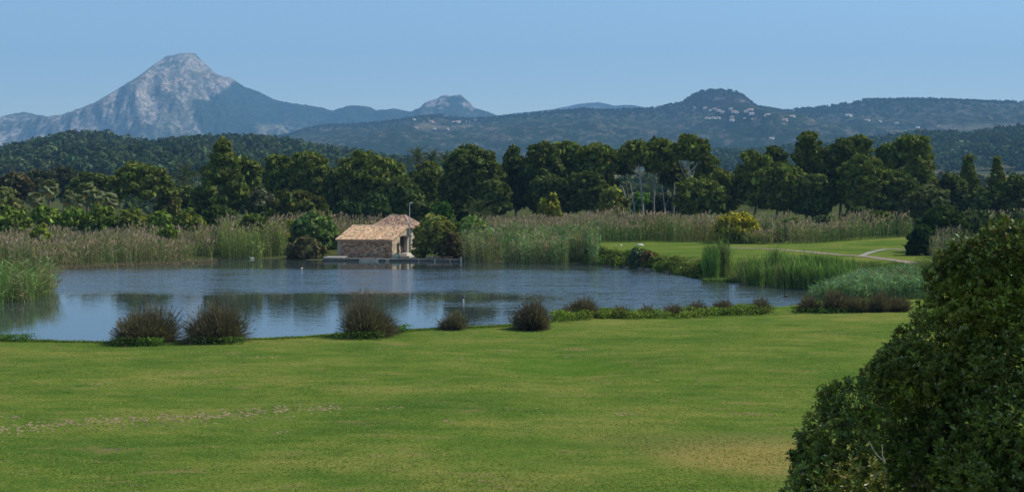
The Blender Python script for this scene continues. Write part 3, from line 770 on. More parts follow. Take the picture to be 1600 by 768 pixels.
S = [
 (18, 322, 362, 76, 190, GREEN, "rounded green shrub at the left edge of the shrub row", SG), (68, 319, 362, 74, 193, GREEN, "second shrub of the row, below the left fan palm", SG),
 (116, 323, 364, 64, 190, GREEN, "third shrub of the row, below the middle palms", SG), (158, 321, 364, 66, 188, GREEN, "fourth shrub of the row, right under the yellowish palm", SG),
 (204, 325, 364, 66, 188, MIDG, "fifth shrub of the row, left of the umbrella pine trunk", SG), (250, 328, 364, 54, 186, GREEN, "sixth shrub of the row, in front of the umbrella pine trunk", SG),
 (297, 327, 362, 64, 188, MIDG, "seventh shrub of the row, left of the dark shaded bush", SG), (345, 318, 364, 76, 192, (.06, .09, .02), "dark shaded bush below the tallest left pine", SG),
 (392, 335, 392, 66, 177, (.10, .135, .03), "light green rounded shrub behind the reeds at the left of the house", None),
 (410, 322, 360, 66, 200, (.05, .075, .02), "very dark low shrub behind the light green one", None),
 (492, 330, 396, 82, 178, (.13, .185, .055), "tall bluish green shrub left of the house", None), (446, 342, 395, 60, 182, MIDG, "mid green shrub behind the brown sprawling bush", None),
 (477, 369, 405, 66, 169, (.14, .12, .055), "brownish sprawling bush on the shore left of the house", None), (512, 340, 402, 34, 184, GREEN, "narrow green shrub beside the house's left corner", None),
 (545, 312, 350, 62, 206, (.055, .085, .03), "dark green shrub behind the reed tips above the house", None), (588, 303, 345, 66, 208, (.065, .105, .035), "green shrub behind the small rear house", None),
 (646, 298, 350, 70, 206, (.085, .115, .035), "olive green shrub behind the lamp post", None), (690, 312, 352, 50, 204, (.065, .12, .025), "bright green shrub right of the lamp post", None),
 (727, 318, 345, 34, 214, (.05, .07, .02), "dark shrub left of the fan palm", None),
 (680, 333, 398, 82, 167, (.20, .215, .055), "olive bush hiding the right corner of the stone house", None), (738, 335, 404, 62, 170, (.15, .21, .05), "round green bush right of the olive bush", None),
 (706, 362, 404, 46, 165, (.10, .075, .03), "brown-tinged low bush on the jetty between two green bushes", None),
 (857, 302, 346, 46, 204, (.20, .21, .03), "yellow-green bush before the dense central pines", None), (957, 291, 340, 62, 212, (.17, .18, .04), "willow-like yellow-green bush left of the bare trunks", None),
 (1152, 329, 382, 78, 180, YELL, "bright yellow flowering bush at the edge of the fairway", None), (1212, 364, 382, 34, 182, (.09, .06, .04), "small dark purple-brown bush on the fairway edge", None),
 (1003, 296, 328, 38, 268, (.11, .22, .03), "bright green bush glimpsed between the bare trunks", None), (1035, 304, 330, 66, 262, (.02, .032, .012), "dark clipped hedge behind the bare trunks", None),
 (1376, 330, 366, 84, 196, (.10, .12, .03), "olive green mound of shrub right in the reeds", None), (1283, 336, 366, 60, 200, (.075, .10, .035), "low green shrub in the reeds under the right pines", None),
 (1338, 322, 350, 60, 208, (.06, .085, .03), "shaded shrub at the foot of the largest front pine", None),
 (1440, 352, 403, 52, 148, (.035, .062, .018), "dark round tree-like shrub standing by the path", None), (1474, 318, 398, 92, 154, (.05, .08, .025), "tall dark green shrub behind the path", None),
 (1520, 326, 390, 66, 160, (.09, .115, .045), "lighter olive shrub right of the tall dark one", None), (1562, 336, 392, 66, 168, (.085, .11, .03), "green shrub near the right edge behind the foreground tree", None),
 (1600, 330, 392, 70, 176, (.10, .12, .05), "greyish shrub at the right edge behind the foreground tree", None),
 (310, 298, 335, 44, 250, (.06, .08, .028), "dark green shrub below the feather palm", None), (262, 352, 404, 40, 170, GREEN, "small green shrub growing in the middle of the left reed bed", None), (62, 350, 408, 46, 166, MIDG, "bushy green shrub in the reeds near the left edge", None),
 (424, 350, 402, 36, 174, MIDG, "rounded shrub among the tall reeds left of the brown bush", None), (1236, 340, 376, 46, 190, (.11, .15, .045), "green shrub standing in the reeds behind the small purple-brown bush", None),
 (230, 335, 360, 40, 200, (.16, .17, .04), "yellowish shrub patch behind the row near the umbrella pine", None),
]
for i, (px, top, bot, w, D, colr, label, grp) in enumerate(S):
    make_plant("shrub", "bush", px, top, bot, w, D, colr, label, "shrub", grp, seed=200 + i, dens=1.25, limbs=4)

# leaning dead trunks under the bare-trunked pines
def snag(px0, py0, px1, py1, D, label, r0=.16):
    a, b = at_D(px0, py0, D), at_D(px1, py1, D); a[2] = min(a[2], gz(a[0], D)) - .1
    m_ = (a + b) / 2 + np.array([.2, 0, .1])
    o = Soup().add(tube([a, m_, b], [r0, r0 * .8, r0 * .4], 7), PALE).add(tube([m_, m_ + np.array([.5, 0, 1.0]), m_ + np.array([1.0, -.1, 2.2])], [r0 * .5, r0 * .3, r0 * .12], 5), PALE)
    org = a
    tag(o.obj("bare_trunk", M_bark, None, org, weld=True), label, "tree trunk", "pale leaning trunks at the edge of the pine belt")
snag(990, 330, 972, 290, 231, "thin pale trunk leaning left beside the willow-like bush")
snag(993, 328, 985, 285, 233, "pale trunk with a fork just right of the leaning one")
snag(1040, 327, 1034, 288, 232, "short grey trunk right of the straight bare pine")
snag(1050, 310, 1054, 285, 230, "pale stub of trunk right of the short grey trunk")

# ------------------------------------------------------------------ palms
def fan_frond(L=1.6, seed=0):
    r = np.random.default_rng(seed); s = Soup()
    s.add(tube([[0, 0, 0], [L * .35, 0, .04], [L * .55, 0, 0]], [.03, .02, .015], 4), (.16, .17, .05))
    n = 15; an = np.linspace(-1.75, 1.75, n)
    b = np.tile(np.array([[L * .55, 0, 0]]), (n, 1))
    ln = L * .62 * (1 - .18 * np.abs(an) / 1.75)
    ln = ln * .78
    tip = b + np.stack([np.cos(an) * ln * .75, np.sin(an) * ln, -np.cos(an) * ln * .55 + .04 * r.normal(size=n)], 1)
    perp = np.stack([-np.sin(an) * .75, np.cos(an), np.sin(an) * .55], 1) * .05 * L
    midp = b + (tip - b) * .6 + np.array([0, 0, .05 * L])
    q1 = np.stack([b - perp * .2, b + perp * .2, midp + perp, midp - perp], 1)
    q2 = np.stack([midp - perp, midp + perp, tip + perp * .1, tip - perp * .1], 1)
    s.add(q1, tint(n, (.19, .22, .09), .15, .05, r)); s.add(q2, tint(n, (.24, .26, .13), .2, .05, r))
    return s
def feather_frond(L=3.0, seed=0):
    r = np.random.default_rng(seed); s = Soup()
    t_ = np.linspace(0, 1, 6); rib = np.stack([L * t_, 0 * t_, .35 * L * t_ * (1 - t_) * 2 - .25 * L * t_ ** 2], 1)
    s.add(tube(rib, np.linspace(.04, .012, 6), 4), (.15, .15, .05))
    k = np.repeat(np.linspace(.12, 1, 16), 2); sg = np.tile([1, -1], 16)
    b = np.stack([L * k, 0 * k, .35 * L * k * (1 - k) * 2 - .25 * L * k ** 2], 1)
    ln = L * .26 * np.sin(np.clip(k, .15, .95) * math.pi) ** .6
    tip = b + np.stack([ln * .5, sg * ln * .8, -.35 * ln], 1)
    s.add(blades(b, tip, .11, 2, .1, r), tint(64, (.10, .12, .05), .15, .05, r))
    return s
fan_meshes = [fan_frond(1.6, k).mesh("fan_frond", M_leaf) for k in range(3)]
dry_mesh = None
fea_meshes = [feather_frond(2.6, 9 + k).mesh("feather_frond", M_leaf) for k in range(2)]
_dry = fan_frond(1.3, 8)
_dry.c = [c * np.array([1.9, 1.3, .9]) for c in _dry.c]; dry_mesh = _dry.mesh("dry_frond", M_leaf)
def palm(px, ytop, D, crown_r, label, n=36, kind="fan", seed=0, group=None, trunk_r=.26, scale=1.0, ndry=8):
    r = np.random.default_rng(500 + seed)
    p = at_D(px, ytop, D); g = gz(p[0], D); hub = p[2] - crown_r * .75
    root = empty("fan_palm" if kind == "fan" else "feather_palm", (p[0], D, g))
    tag(root, label, "palm tree", group)
    hh = max(.8, hub - g)
    zz = np.linspace(-.2, hh, 9)
    Soup().add(tube(np.stack([.05 * np.sin(zz), 0 * zz, zz], 1), trunk_r * (1 + .12 * r.normal(size=9)), 8), (.13, .10, .075)).obj("trunk", M_bark, root)
    for k in range(n + ndry):
        dry = k >= n
        me = dry_mesh if dry else (fan_meshes[k % 3] if kind == "fan" else fea_meshes[k % 2])
        o = link("frond", me, root, (0, 0, hh))
        el = r.uniform(-1.35, -.75) if dry else r.uniform(-.45, 1.5)
        sc_ = (1.0 if kind == 'fan' else 1.2) * crown_r / (1.75 if kind == "fan" else 2.6) * r.uniform(.85, 1.1)
        o.rotation_euler = (r.normal(0, .6), -el, r.uniform(0, 2 * math.pi)); o.scale = (sc_,) * 3
        if dry: o["label"] = "dry drooping frond"
PLG = "fan palms in a clump behind the shrub row"
palm(76, 280, 214, 2.3, "tallest fan palm at the left with a skirt of dead fronds", seed=1, group=PLG, ndry=14)
palm(54, 300, 218, 2.0, "fan palm at the left end of the clump", seed=2, group=PLG)
palm(108, 298, 216, 1.9, "small fan palm right of the tallest one", seed=3, group=PLG)
palm(136, 285, 220, 2.3, "fan palm with a silvery crown in the middle of the clump", seed=4, group=PLG)
palm(150, 296, 210, 1.9, "fan palm with yellowing fronds in front of the silvery one", seed=5, group=PLG, ndry=12)
palm(172, 301, 213, 1.9, "fan palm at the right end of the clump", seed=6, group=PLG, ndry=10)
palm(122, 304, 208, 1.7, "short fan palm low between the two tall ones", seed=7, group=PLG)
palm(288, 262, 262, 3.2, "dark feather palm left of the tallest left pine", n=22, kind="feather", seed=8, ndry=0)
palm(747, 317, 206, 2.9, "low spreading fan palm in front of the central pines", n=24, kind="feather", seed=9, ndry=2, trunk_r=.3)
palm(654, 236, 340, 3.4, "distant palm showing above the pines, left of the pair", n=22, kind="feather", seed=10, ndry=4)
palm(674, 239, 345, 3.4, "distant palm showing above the pines, right of the pair", n=22, kind="feather", seed=11, ndry=2)
palm(696, 241, 352, 2.8, "faint distant palm against the tall rounded pine", n=20, kind="feather", seed=12, ndry=0)

# ------------------------------------------------------------------ reeds
def in_poly(x, y, P): return sdist(x, y, P) < 0
def reeds(name, poly, n, hmin, hmax, label, seed, green=(.135, .185, .07), dry=(.33, .26, .145), dryfrac=.22, plume=.35, lean=.10, wid=.07, leafn=4, leafL=.65, keepfn=None, plc=(.46, .33, .25), upr=1.0, maxz=9.0):
    """poly in pixels on the ground plane (px, py, z)"""
    r = np.random.default_rng(seed)
    P = np.array([at_z(a, b, c)[:2] for a, b, c in poly])
    lo, hi = P.min(0), P.max(0)
    X = r.uniform(lo[0], hi[0], n * 6); Y = r.uniform(lo[1], hi[1], n * 6)
    k = in_poly(X, Y, P); X, Y = X[k][:n], Y[k][:n]
    den = fbm(X / 3.0 + seed, Y / 3.0, 3)
    k = (den > .36) & (ground_h(X, Y) < maxz); X, Y = X[k], Y[k]; n = len(X)
    Z = np.maximum(ground_h(X, Y), -.25)
    hn = fbm(X / 4.5 + seed * 3, Y / 4.5, 3)
    Hh = (hmin + (hmax - hmin) * ss((hn - .25) / .5)) * (1 - .42 * r.random(n) ** 2) * (.80 + .4 * fbm(X / 1.6 + 7, Y / 1.6, 3))
    base = np.stack([X, Y, Z], 1)
    ld = np.stack([r.normal(-.02, lean, n), r.normal(0, lean, n), np.ones(n)], 1)
    tip = base + unit(ld) * Hh[:, None]
    patch = fbm(X / 6 + 9 + seed, Y / 6, 3)
    isdry = r.random(n) < np.clip(dryfrac + (patch - .5) * 1.3, 0, 1)
    cst = np.where(isdry[:, None], tint(n, dry, .25, .06, r), tint(n, green, .42, .08, r)) * (.72 + .62 * fbm(X / 2.2 + 40, Y / 2.2 + seed, 3))[:, None]
    s = Soup()
    s.add(blades(base, tip, wid * .55, 2, .0, r, .7), np.repeat(cst, 2, 0))
    # leaves
    for j in range(leafn):
        f_ = r.uniform(.25, .97, n)[:, None]
        b = base + (tip - base) * f_
        a = r.uniform(0, 2 * math.pi, n)
        L = leafL * r.uniform(.6, 1.2, n)
        up = r.uniform(.35, 1.1, n) * upr
        e = b + np.stack([np.cos(a) * L * .75 / upr, np.sin(a) * L * .75 / upr, up * L * .6], 1)
        c = cst * np.exp(r.normal(0, .2, (n, 1)))
        s.add(blades(b, e, wid * r.uniform(.7, 1.2, n), 1, 0, r, .9), c)
    # feathery tops
    hp = r.random(n) < plume
    m_ = int(hp.sum())
    if m_:
        b = tip[hp] - unit(ld[hp]) * .05
        for j in range(2):
            e = b + np.stack([r.normal(.10, .12, m_), r.normal(0, .1, m_), r.uniform(.28, .5, m_)], 1)
            s.add(blades(b, e, .13, 2, .1, r, .6), np.repeat(tint(m_, plc, .22, .05, r), 2, 0))
    tag(s.obj(name, M_grassy), label, kind="stuff")
z0 = .4
reeds("reed_bed", [(-60, 417.5, 0), (20, 418.5, 0), (105, 416.2, 0), (180, 412.7, 0), (260, 409.5, 0), (338, 405.6, 0), (342, 390, .4), (300, 386, .4), (200, 386, .4), (80, 388, .4), (-60, 390, .4)], 12000, 2.1, 3.8,
      "tall reed bed along the far left shore", 41, dryfrac=.30, plume=.30)
reeds("reed_bed", [(345, 404, 0), (445, 405.5, 0), (450, 392, .4), (345, 390, .4)], 2400, 4.0, 5.3, "dense tall reeds between the mud bank and the brown bush", 42, green=(.21, .26, .08), dryfrac=.2, plume=.2)
reeds("reed_bed", [(430, 392, .4), (600, 388, .4), (600, 378, .5), (430, 380, .5)], 1500, 3.2, 4.6, "dry reeds behind the stone house", 43, dryfrac=.7, plume=.5)
reeds("reed_bed", [(722, 409.5, 0), (830, 411.8, 0), (934, 414.2, 0), (936, 402, .8), (925, 396, .8), (860, 390, .8), (780, 387, .8), (722, 390, .8)], 6500, 3.2, 4.6, "bluish green reed bed on the shore right of the house", 44, green=(.165, .235, .10), dryfrac=.10, plume=.06, leafL=.8, wid=.085)
reeds("reed_bed", [(745, 383, 1.3), (930, 381, 1.4), (1120, 379, 1.6), (1130, 370, 1.8), (930, 369, 1.4), (745, 369, 1.4)], 8500, 2.4, 4.3, "broad belt of reeds with pinkish brown tops behind the fairway", 45, dryfrac=.22, plume=.62, wid=.08)
reeds("reed_bed", [(1120, 379, 1.8), (1200, 378, 2), (1300, 373, 2.3), (1420, 369, 2.4), (1445, 362, 2.4), (1300, 362, 2.4), (1120, 367, 1.8)], 7000, 1.7, 3.6, "reeds under the right-hand pines beyond the fairway", 46, dryfrac=.16, plume=.38, wid=.085)
reeds("reed_bed", [(1452, 410, 1.8), (1520, 408, 1.8), (1520, 385, 2.2), (1460, 385, 2.2)], 900, 2.2, 3.4, "greyish feathery reeds beside the path at the right", 47, green=(.11, .14, .07), dry=(.20, .17, .11), dryfrac=.4, plume=.2, plc=(.3, .24, .18))
reeds("reed_bed", [(1510, 375, 2.2), (1640, 372, 2.2), (1640, 362, 2.2), (1510, 364, 2.2)], 900, 2.5, 3.6, "reeds at the far right behind the shrubs", 48, dryfrac=.5, plume=.5)
# near left corner clump and the green clumps on the right shore
reeds("reed_clump", [(-60, 479, 0), (0, 478, 0), (40, 474, 0), (90, 458, 0), (70, 446, 0), (0, 442, 0), (-60, 442, 0)], 4200, 1.6, 3.6, "bright green reeds standing in the water at the left edge", 49, green=(.12, .19, .06), dryfrac=.1, plume=0, wid=.06, leafL=.8, lean=.16)
reeds("reed_clump", [(1100, 436, 0), (1165, 440, 0), (1172, 432, 0), (1150, 426, .3), (1102, 425, .3)], 4200, 2.0, 3.2, "tall dark green bulrush clump on the bend of the shore", 50, green=(.10, .19, .04), dryfrac=.04, plume=0, leafn=3, lean=.07, wid=.055, leafL=.9, upr=2.0, maxz=.6)
reeds("reed_clump", [(1150, 442, 0), (1168, 444, 0), (1245, 451, 0), (1330, 457, 0), (1335, 438, .5), (1250, 432, .5), (1175, 434, .4)], 7000, 1.5, 2.9, "wide green bulrush stand beyond the inlet", 51, green=(.14, .22, .06), dryfrac=.08, plume=0, leafn=3, lean=.10, wid=.055, leafL=.9, upr=1.8, maxz=.9)
reeds("reed_clump", [(1262, 474, 0), (1330, 470, .2), (1460, 468, .4), (1470, 440, .8), (1345, 441, .5), (1305, 456, 0)], 4500, 1.2, 2.1, "pale bluish leafy reeds between the bulrushes and the foreground tree", 52, green=(.17, .25, .13), dryfrac=.05, plume=0, leafn=6, lean=.16, wid=.055, leafL=.6)

reeds("long_grass", [(1150, 440, 0), (1200, 444, 0), (1345, 458, 0), (1470, 460, .4), (1480, 420, 1.2), (1330, 419, 1.2), (1160, 418, 1.2)], 9000, .45, 1.35, "long green grass on the slope between the bulrushes and the fairway", 53, green=(.13, .20, .055), dry=(.22, .20, .10), dryfrac=.15, plume=0, leafn=3, lean=.2, wid=.05, leafL=.45)
reeds("long_grass", [(1100, 428, .5), (1165, 432, .5), (1165, 420, 1.4), (1100, 418, 1.4)], 1500, .4, 1.1, "long grass behind the first bulrush clump", 54, green=(.12, .19, .05), dryfrac=.1, plume=0, leafn=3, lean=.2, wid=.05, leafL=.45)
# ------------------------------------------------------------------ sedge clumps on the near shore
def sedge(px, top, bot, w, label, seed, col=(.078, .070, .038), tipc=(.27, .215, .17), n=4200, up=.8, group="dark sedge clumps along the near shore", D=None, green=0):
    r = np.random.default_rng(700 + seed)
    b = at_z(px, bot, .35); g = max(gz(b[0], b[1]), .02)
    D = b[1]; Hh = (bot - top) / F * D * 1.04; Wd = w / F * D * 1.0
    n = int(n * np.clip(Hh * Wd / 8, .15, 1.2))
    a = r.uniform(0, 2 * math.pi, n); e = np.arcsin(r.random(n) ** up)          # elevation of each blade
    rb = np.sqrt(r.random(n)) * Wd * .2
    ncl = 5; ci = r.integers(0, ncl, n); cxs = np.concatenate([[0], r.uniform(-.19, .19, ncl - 1)]) * Wd; cys = r.uniform(-.16, .16, ncl) * Wd; chs = np.concatenate([[1.0], r.uniform(.55, .98, ncl - 1)])
    base = np.stack([np.cos(a) * rb * .6 + cxs[ci] * .8, np.sin(a) * rb * .5 + cys[ci] * .8, np.full(n, -.05)], 1)
    L = r.uniform(.62, 1.12, n) * (1 + .10 * np.sin(a * 3 + seed))
    tip = np.stack([np.cos(a) * np.cos(e) * Wd * .38, np.sin(a) * np.cos(e) * Wd * .34, np.sin(e) * Hh * chs[ci]], 1) * L[:, None] + r.normal(0, .06, (n, 3)) + np.stack([cxs[ci], cys[ci], 0 * a], 1)
    tip[:, 2] = np.maximum(tip[:, 2], .03)
    root = empty("sedge_clump", (b[0], b[1], g)); tag(root, label, "sedge", group)
    c = tint(n, col, .35, .1, r)
    cc = np.stack([c * .85, c * .75 + np.asarray(tipc) * .33], 1).reshape(-1, 3)
    Soup().add(blades(base, tip, .038, 2, .10, r, .75), cc).obj("blades", M_grassy, root)["kind"] = "stuff"
    # brown seed heads near the blade ends
    m_ = n // 4; k = r.choice(n, m_, replace=False); k = k[tip[k, 2] > .25 * Hh]; m_ = len(k)
    if m_:
        P = tip[k]; d = unit(tip[k] - base[k])
        Soup().add(blades(P - d * .12, P + d * .03, .055, 1, 0, r, .3), tint(m_, (.19, .15, .10), .3, .05, r)).obj("seed_heads", M_grassy, root)["kind"] = "stuff"
    if green:
        m_ = int(420 * green); x = r.uniform(-.35, .35, m_) * Wd; P = np.stack([x, -.36 * Wd + r.normal(0, .15, m_), r.uniform(0, .5, m_)], 1)
        Soup().add(cards(P, unit(rdir(m_, r) + [0, 0, .6]), .065, r, 1.6), tint(m_, (.11, .20, .035), .25, .06, r)).obj("weeds", M_leaf, root)["kind"] = "stuff"
sedge(228, 478, 536, 116, "wide sedge clump farthest left with green weeds at its foot", 1, green=3)
sedge(350, 467, 535, 122, "largest sedge clump, right beside the leftmost one", 2, green=1.2)
sedge(568, 461, 526, 110, "big rounded sedge clump standing alone below the stone house", 3, green=1)
sedge(709, 486, 516, 56, "small grey sedge tuft between two big clumps", 4, col=(.10, .095, .06))
sedge(833, 465, 515, 76, "dense dark sedge clump left of the green weeds", 5, col=(.06, .048, .03))
sedge(915, 466, 498, 66, "medium sedge clump rising behind the bright green weeds", 6, col=(.07, .055, .032))
for i, (px, top, bot, w, lab) in enumerate([(885, 478, 499, 40, "low brown sedge left of the medium clump"), (972, 476, 497, 50, "low reddish sedge just right of the medium clump"), (1012, 474, 495, 46, "low sedge above the middle of the weeds"),
     (1050, 472, 493, 48, "sedge tuft in the middle of the weed strip"), (1092, 468, 491, 44, "taller sedge tuft right of the middle of the weed strip"), (1134, 466, 489, 50, "reddish sedge near the right end of the weed strip"),
     (1187, 462, 488, 46, "dark upright sedge at the right end of the weed strip"), (1262, 458, 486, 46, "brown sedge at the mouth of the inlet"), (1304, 453, 487, 60, "dark sedge right of the inlet"), (1340, 462, 487, 66, "middle one of the reddish sedges before the pale reeds"),
     (1372, 455, 487, 58, "reddish sedge left of the last one before the foreground tree"), (1407, 463, 486, 64, "last reddish sedge before the foreground tree")]):
    sedge(px, top, bot, w, lab, 20 + i, col=(.078, .066, .038), tipc=(.23, .18, .13), n=3200, up=.45)

# low plants along the near shore and grass fringe
def scatter_line(name, pts, n, wdt, hgt, size, base, label, seed, up=.6):
    r = np.random.default_rng(seed)
    P = np.array([at_z(a, b, .3)[:2] for a, b in pts]); seg = r.integers(0, len(P) - 1, n); f_ = r.random(n)[:, None]
    xy = P[seg] * (1 - f_) + P[seg + 1] * f_ + r.normal(0, 1, (n, 2)) * np.array([.3, wdt])
    if name == 'shore_weeds': xy = xy[fbm(xy[:, 0] / 1.3 + seed, xy[:, 1] / .9, 3) > .46]; n = len(xy)
    z = np.maximum(ground_h(xy[:, 0], xy[:, 1]), 0)
    hh = hgt * (.35 + 1.1 * fbm(xy[:, 0] / 1.1 + seed, xy[:, 1] / 1.1, 3)) * r.random(n)
    Pp = np.stack([xy[:, 0], xy[:, 1], z + hh], 1)
    tag(Soup().add(cards(Pp, unit(rdir(n, r) + [0, 0, up]), size, r, 1.7), tint(n, base, .28, .08, r)).obj(name, M_leaf), label, kind="stuff")
scatter_line("shore_weeds", [(868, 503), (905, 500), (960, 498), (1020, 495.5), (1090, 492.5), (1150, 489.5), (1205, 487)], 30000, .8, .62, .07, (.20, .27, .05), "bright green weeds along the near shore right of centre", 61)
scatter_line("shore_weeds", [(1240, 487), (1300, 488), (1400, 486)], 6000, .5, .45, .065, (.10, .19, .03), "green weeds at the foot of the reddish sedges", 62)
scatter_line("shore_grass", [(-40, 536.5), (0, 535.5), (55, 536.5), (100, 538.5), (200, 538), (300, 536), (420, 533), (520, 527), (625, 521), (700, 517), (780, 514), (870, 505)], 14000, .18, .10, .045, (.12, .18, .035), "fringe of longer grass on the near shore", 63)
scatter_line("shore_grass", [(-40, 535.5), (0, 534.5), (48, 536)], 3000, .3, .4, .05, (.10, .18, .03), "raised grass tuft at the left end of the near shore", 64)
scatter_line("shore_grass", [(600, 522), (632, 521)], 2000, .3, .42, .05, (.10, .20, .03), "grass tuft right of the lone sedge", 65)
# bank planting below the fairway
def bank():
    r = np.random.default_rng(66)
    top_px = [(925, 409), (960, 411.5), (1000, 415), (1050, 421), (1085, 426.5), (1104, 431)]
    P = np.array([at_z(a, b, .3)[:2] for a, b in top_px])
    lob = []
    for i in range(170):
        k = r.integers(0, len(P) - 1); f_ = r.random(); c = P[k] * (1 - f_) + P[k + 1] * f_ + np.array([r.normal(0, .4), r.uniform(.2, 3.4)])
        rr = r.uniform(.55, 1.0); z = gz(c[0], c[1])
        lob.append((np.array([c[0], c[1], z + rr * .45]), np.array([rr, rr, rr * .85])))
    P2, nr, k = leaves_on(lob, 42000, .2, r)
    tc = tint(len(lob), (.13, .165, .032), .3, .08, r)[k]
    tag(Soup().add(cards(P2, nr, .15, r, 1.5), tc * np.exp(r.normal(0, .2, (len(P2), 1)))).obj("bank_groundcover", M_leaf), "low dense shrubs covering the bank below the fairway", kind="stuff")
bank()
make_plant("shrub", "upright", 995, 388, 412, 22, 150, (.09, .13, .07), "bluish upright shrub sticking out of the bank below the fairway", "shrub", seed=300, dens=2.0)
make_plant("shrub", "bush", 1012, 392, 414, 24, 149, (.16, .12, .05), "reddish brown shrub on the bank beside the bluish upright one", "shrub", seed=301, dens=2.0)
# orange-brown dry grass strip behind the fairway
scatter_line("dry_grass", [(960, 381), (1040, 380.5), (1130, 380.5), (1190, 380)], 5000, 2.0, .5, .20, (.24, .17, .06), "strip of dry orange grass between the fairway and the reeds", 67)
scatter_line("dry_grass", [(60, 416.5), (130, 414), (200, 411), (270, 408.5), (335, 405.8)], 7000, .45, .28, .07, (.21, .165, .10), "dead straw at the foot of the left reed bed", 68, .3)

# ------------------------------------------------------------------ lawn grass blades and clods
def lawn():
    r = np.random.default_rng(71); n = 115000
    D = 36 + 50 * r.random(n) ** 1.35
    X = (r.uniform(-60, 1560, n) - 800) / F * D
    k = sdist(X, D) > .35; X, D = X[k], D[k]; n = len(X)
    Z = ground_h(X, D)
    cl = fbm(X / 2.2, D / 1.2, 4)
    hgt = (.018 + .035 * ss((cl - .35) / .3)) * r.uniform(.5, 1.3, n)
    b = np.stack([X, D, Z - .005], 1); e = b + np.stack([r.normal(0, .05, n), r.normal(0, .05, n), hgt], 1)
    c = tint(n, (.19, .26, .055), .18, .07, r)
    yel = r.random(n) < .34 * ss((fbm(X / 5 + 8, D / 2.5, 3) - .3) / .4)
    c[yel] = tint(int(yel.sum()), (.24, .22, .08), .2, .06, r)
    tag(Soup().add(blades(b, e, .030, 1, 0, r, 1.0), c).obj("lawn_grass", M_grassy), "short grass of the lawn in the foreground", kind="stuff")
lawn()
def clods():
    r = np.random.default_rng(72); s = Soup()
    def put(px, py, rad, colr):
        p = at_z(px, py, .45); p = at_z(px, py, gz(p[0], p[1])); z = gz(p[0], p[1])
        m_ = 7; a = np.sort(r.uniform(0, 2 * math.pi, m_)); rr = rad * r.uniform(.6, 1.2, m_)
        ring = np.stack([p[0] + np.cos(a) * rr * 1.7, p[1] + np.sin(a) * rr * 1.5, np.full(m_, z - .01)], 1)
        ring2 = ring * .45 + np.array([p[0], p[1], 0]) * .55; ring2[:, 2] = z + rad * r.uniform(.15, .35)
        q = np.stack([ring, np.roll(ring, -1, 0), np.roll(ring2, -1, 0), ring2], 1)
        s.add(q, tint(m_, colr, .15, .04, r))
        c_ = np.array([p[0], p[1], z + rad * .3]); q = np.stack([ring2, np.roll(ring2, -1, 0), np.tile(c_, (m_, 1)), np.tile(c_, (m_, 1))], 1)
        s.add(q, tint(m_, colr, .15, .04, r))
    DRY, RED, DK = (.25, .185, .085), (.25, .155, .08), (.10, .075, .045)
    line = [(0, 672), (60, 664), (110, 660), (180, 656), (250, 653), (320, 650), (380, 645), (430, 640), (480, 637), (525, 636)]
    lx, ly = [a for a, b in line], [b for a, b in line]
    for i in range(620):
        x = r.uniform(-20, 530); y = np.interp(x, lx, ly) + r.normal(0, 3.2)
        if vnoise(np.array([x / 14.]), np.array([3.]))[0] > .22: put(x, y, r.uniform(.025, .10), DRY)
    for i in range(150):
        x = r.uniform(0, 460); y = np.interp(x, lx, ly) + 9 + r.normal(0, 4); put(x, y, r.uniform(.03, .07), DRY if r.random() < .8 else DK)
    for (cx, cy, n_, sx, sy, colr) in [(1170, 646, 26, 26, 2, RED), (985, 646, 16, 22, 2, RED), (697, 658, 10, 7, 3, RED), (610, 636, 14, 22, 2, DRY), (440, 675, 16, 22, 2, DRY), (820, 637, 8, 40, 2, DRY), (185, 701, 8, 14, 2, DK),
                               (155, 720, 5, 8, 2, RED), (210, 757, 8, 14, 2, RED), (720, 560, 8, 5, 2, DRY), (320, 581, 14, 24, 1, DRY), (330, 597, 12, 22, 1, DRY), (140, 600, 16, 34, 1.5, DRY), (400, 558, 20, 50, 1, DRY), (885, 562, 10, 8, 1, (.2, .15, .07)),
                               (1060, 600, 10, 90, 20, DRY), (20, 650, 20, 18, 3, DRY), (580, 712, 8, 10, 2, DRY)]:
        for i in range(n_): put(cx + r.normal(0, sx * .6), cy + r.normal(0, sy * .6), r.uniform(.03, .08), colr)
    for i in range(160): put(r.uniform(0, 1250), r.uniform(545, 765), r.uniform(.02, .045), DRY)
    tag(s.obj("soil_clods", M_stone), "small dry clods and worn spots scattered on the lawn", kind="stuff")
clods()

# ------------------------------------------------------------------ paths on the fairway
def strip(name, pts, width, colr, label, lift=.035):
    P = []
    for i in range(len(pts) - 1):
        for t_ in np.linspace(0, 1, 10, endpoint=False): P.append(np.array(pts[i]) * (1 - t_) + np.array(pts[i + 1]) * t_)
    P.append(np.array(pts[-1])); P = np.array(P, float)
    for _ in range(6): P[1:-1] = (P[:-2] + 2 * P[1:-1] + P[2:]) / 4
    tg = unit(np.gradient(P, axis=0)); nn = np.stack([-tg[:, 1], tg[:, 0]], 1)
    wv = width * .5 * (1 + .12 * np.sin(np.arange(len(P)) * .9))[:, None]
    js = np.linspace(-1, 1, 5)
    G = np.stack([P + nn * wv * j for j in js], 0)
    def hz(xy):
        x, y = xy[..., 0], xy[..., 1]
        i = np.clip(np.searchsorted(gx, x) - 1, 0, len(gx) - 2); k = np.clip(np.searchsorted(gy, y) - 1, 0, len(gy) - 2)
        return np.maximum.reduce([ZZ[k, i], ZZ[k + 1, i], ZZ[k, i + 1], ZZ[k + 1, i + 1]])
    Zs = hz(G) + lift
    o = grid_obj(name, G[..., 0], G[..., 1], Zs, np.tile(np.array(colr), G.shape[:2] + (1,)), M_stone)
    tag(o, label, kind="structure")
def w2(px, py, z=1.75): return at_z(px, py, z)[:2]
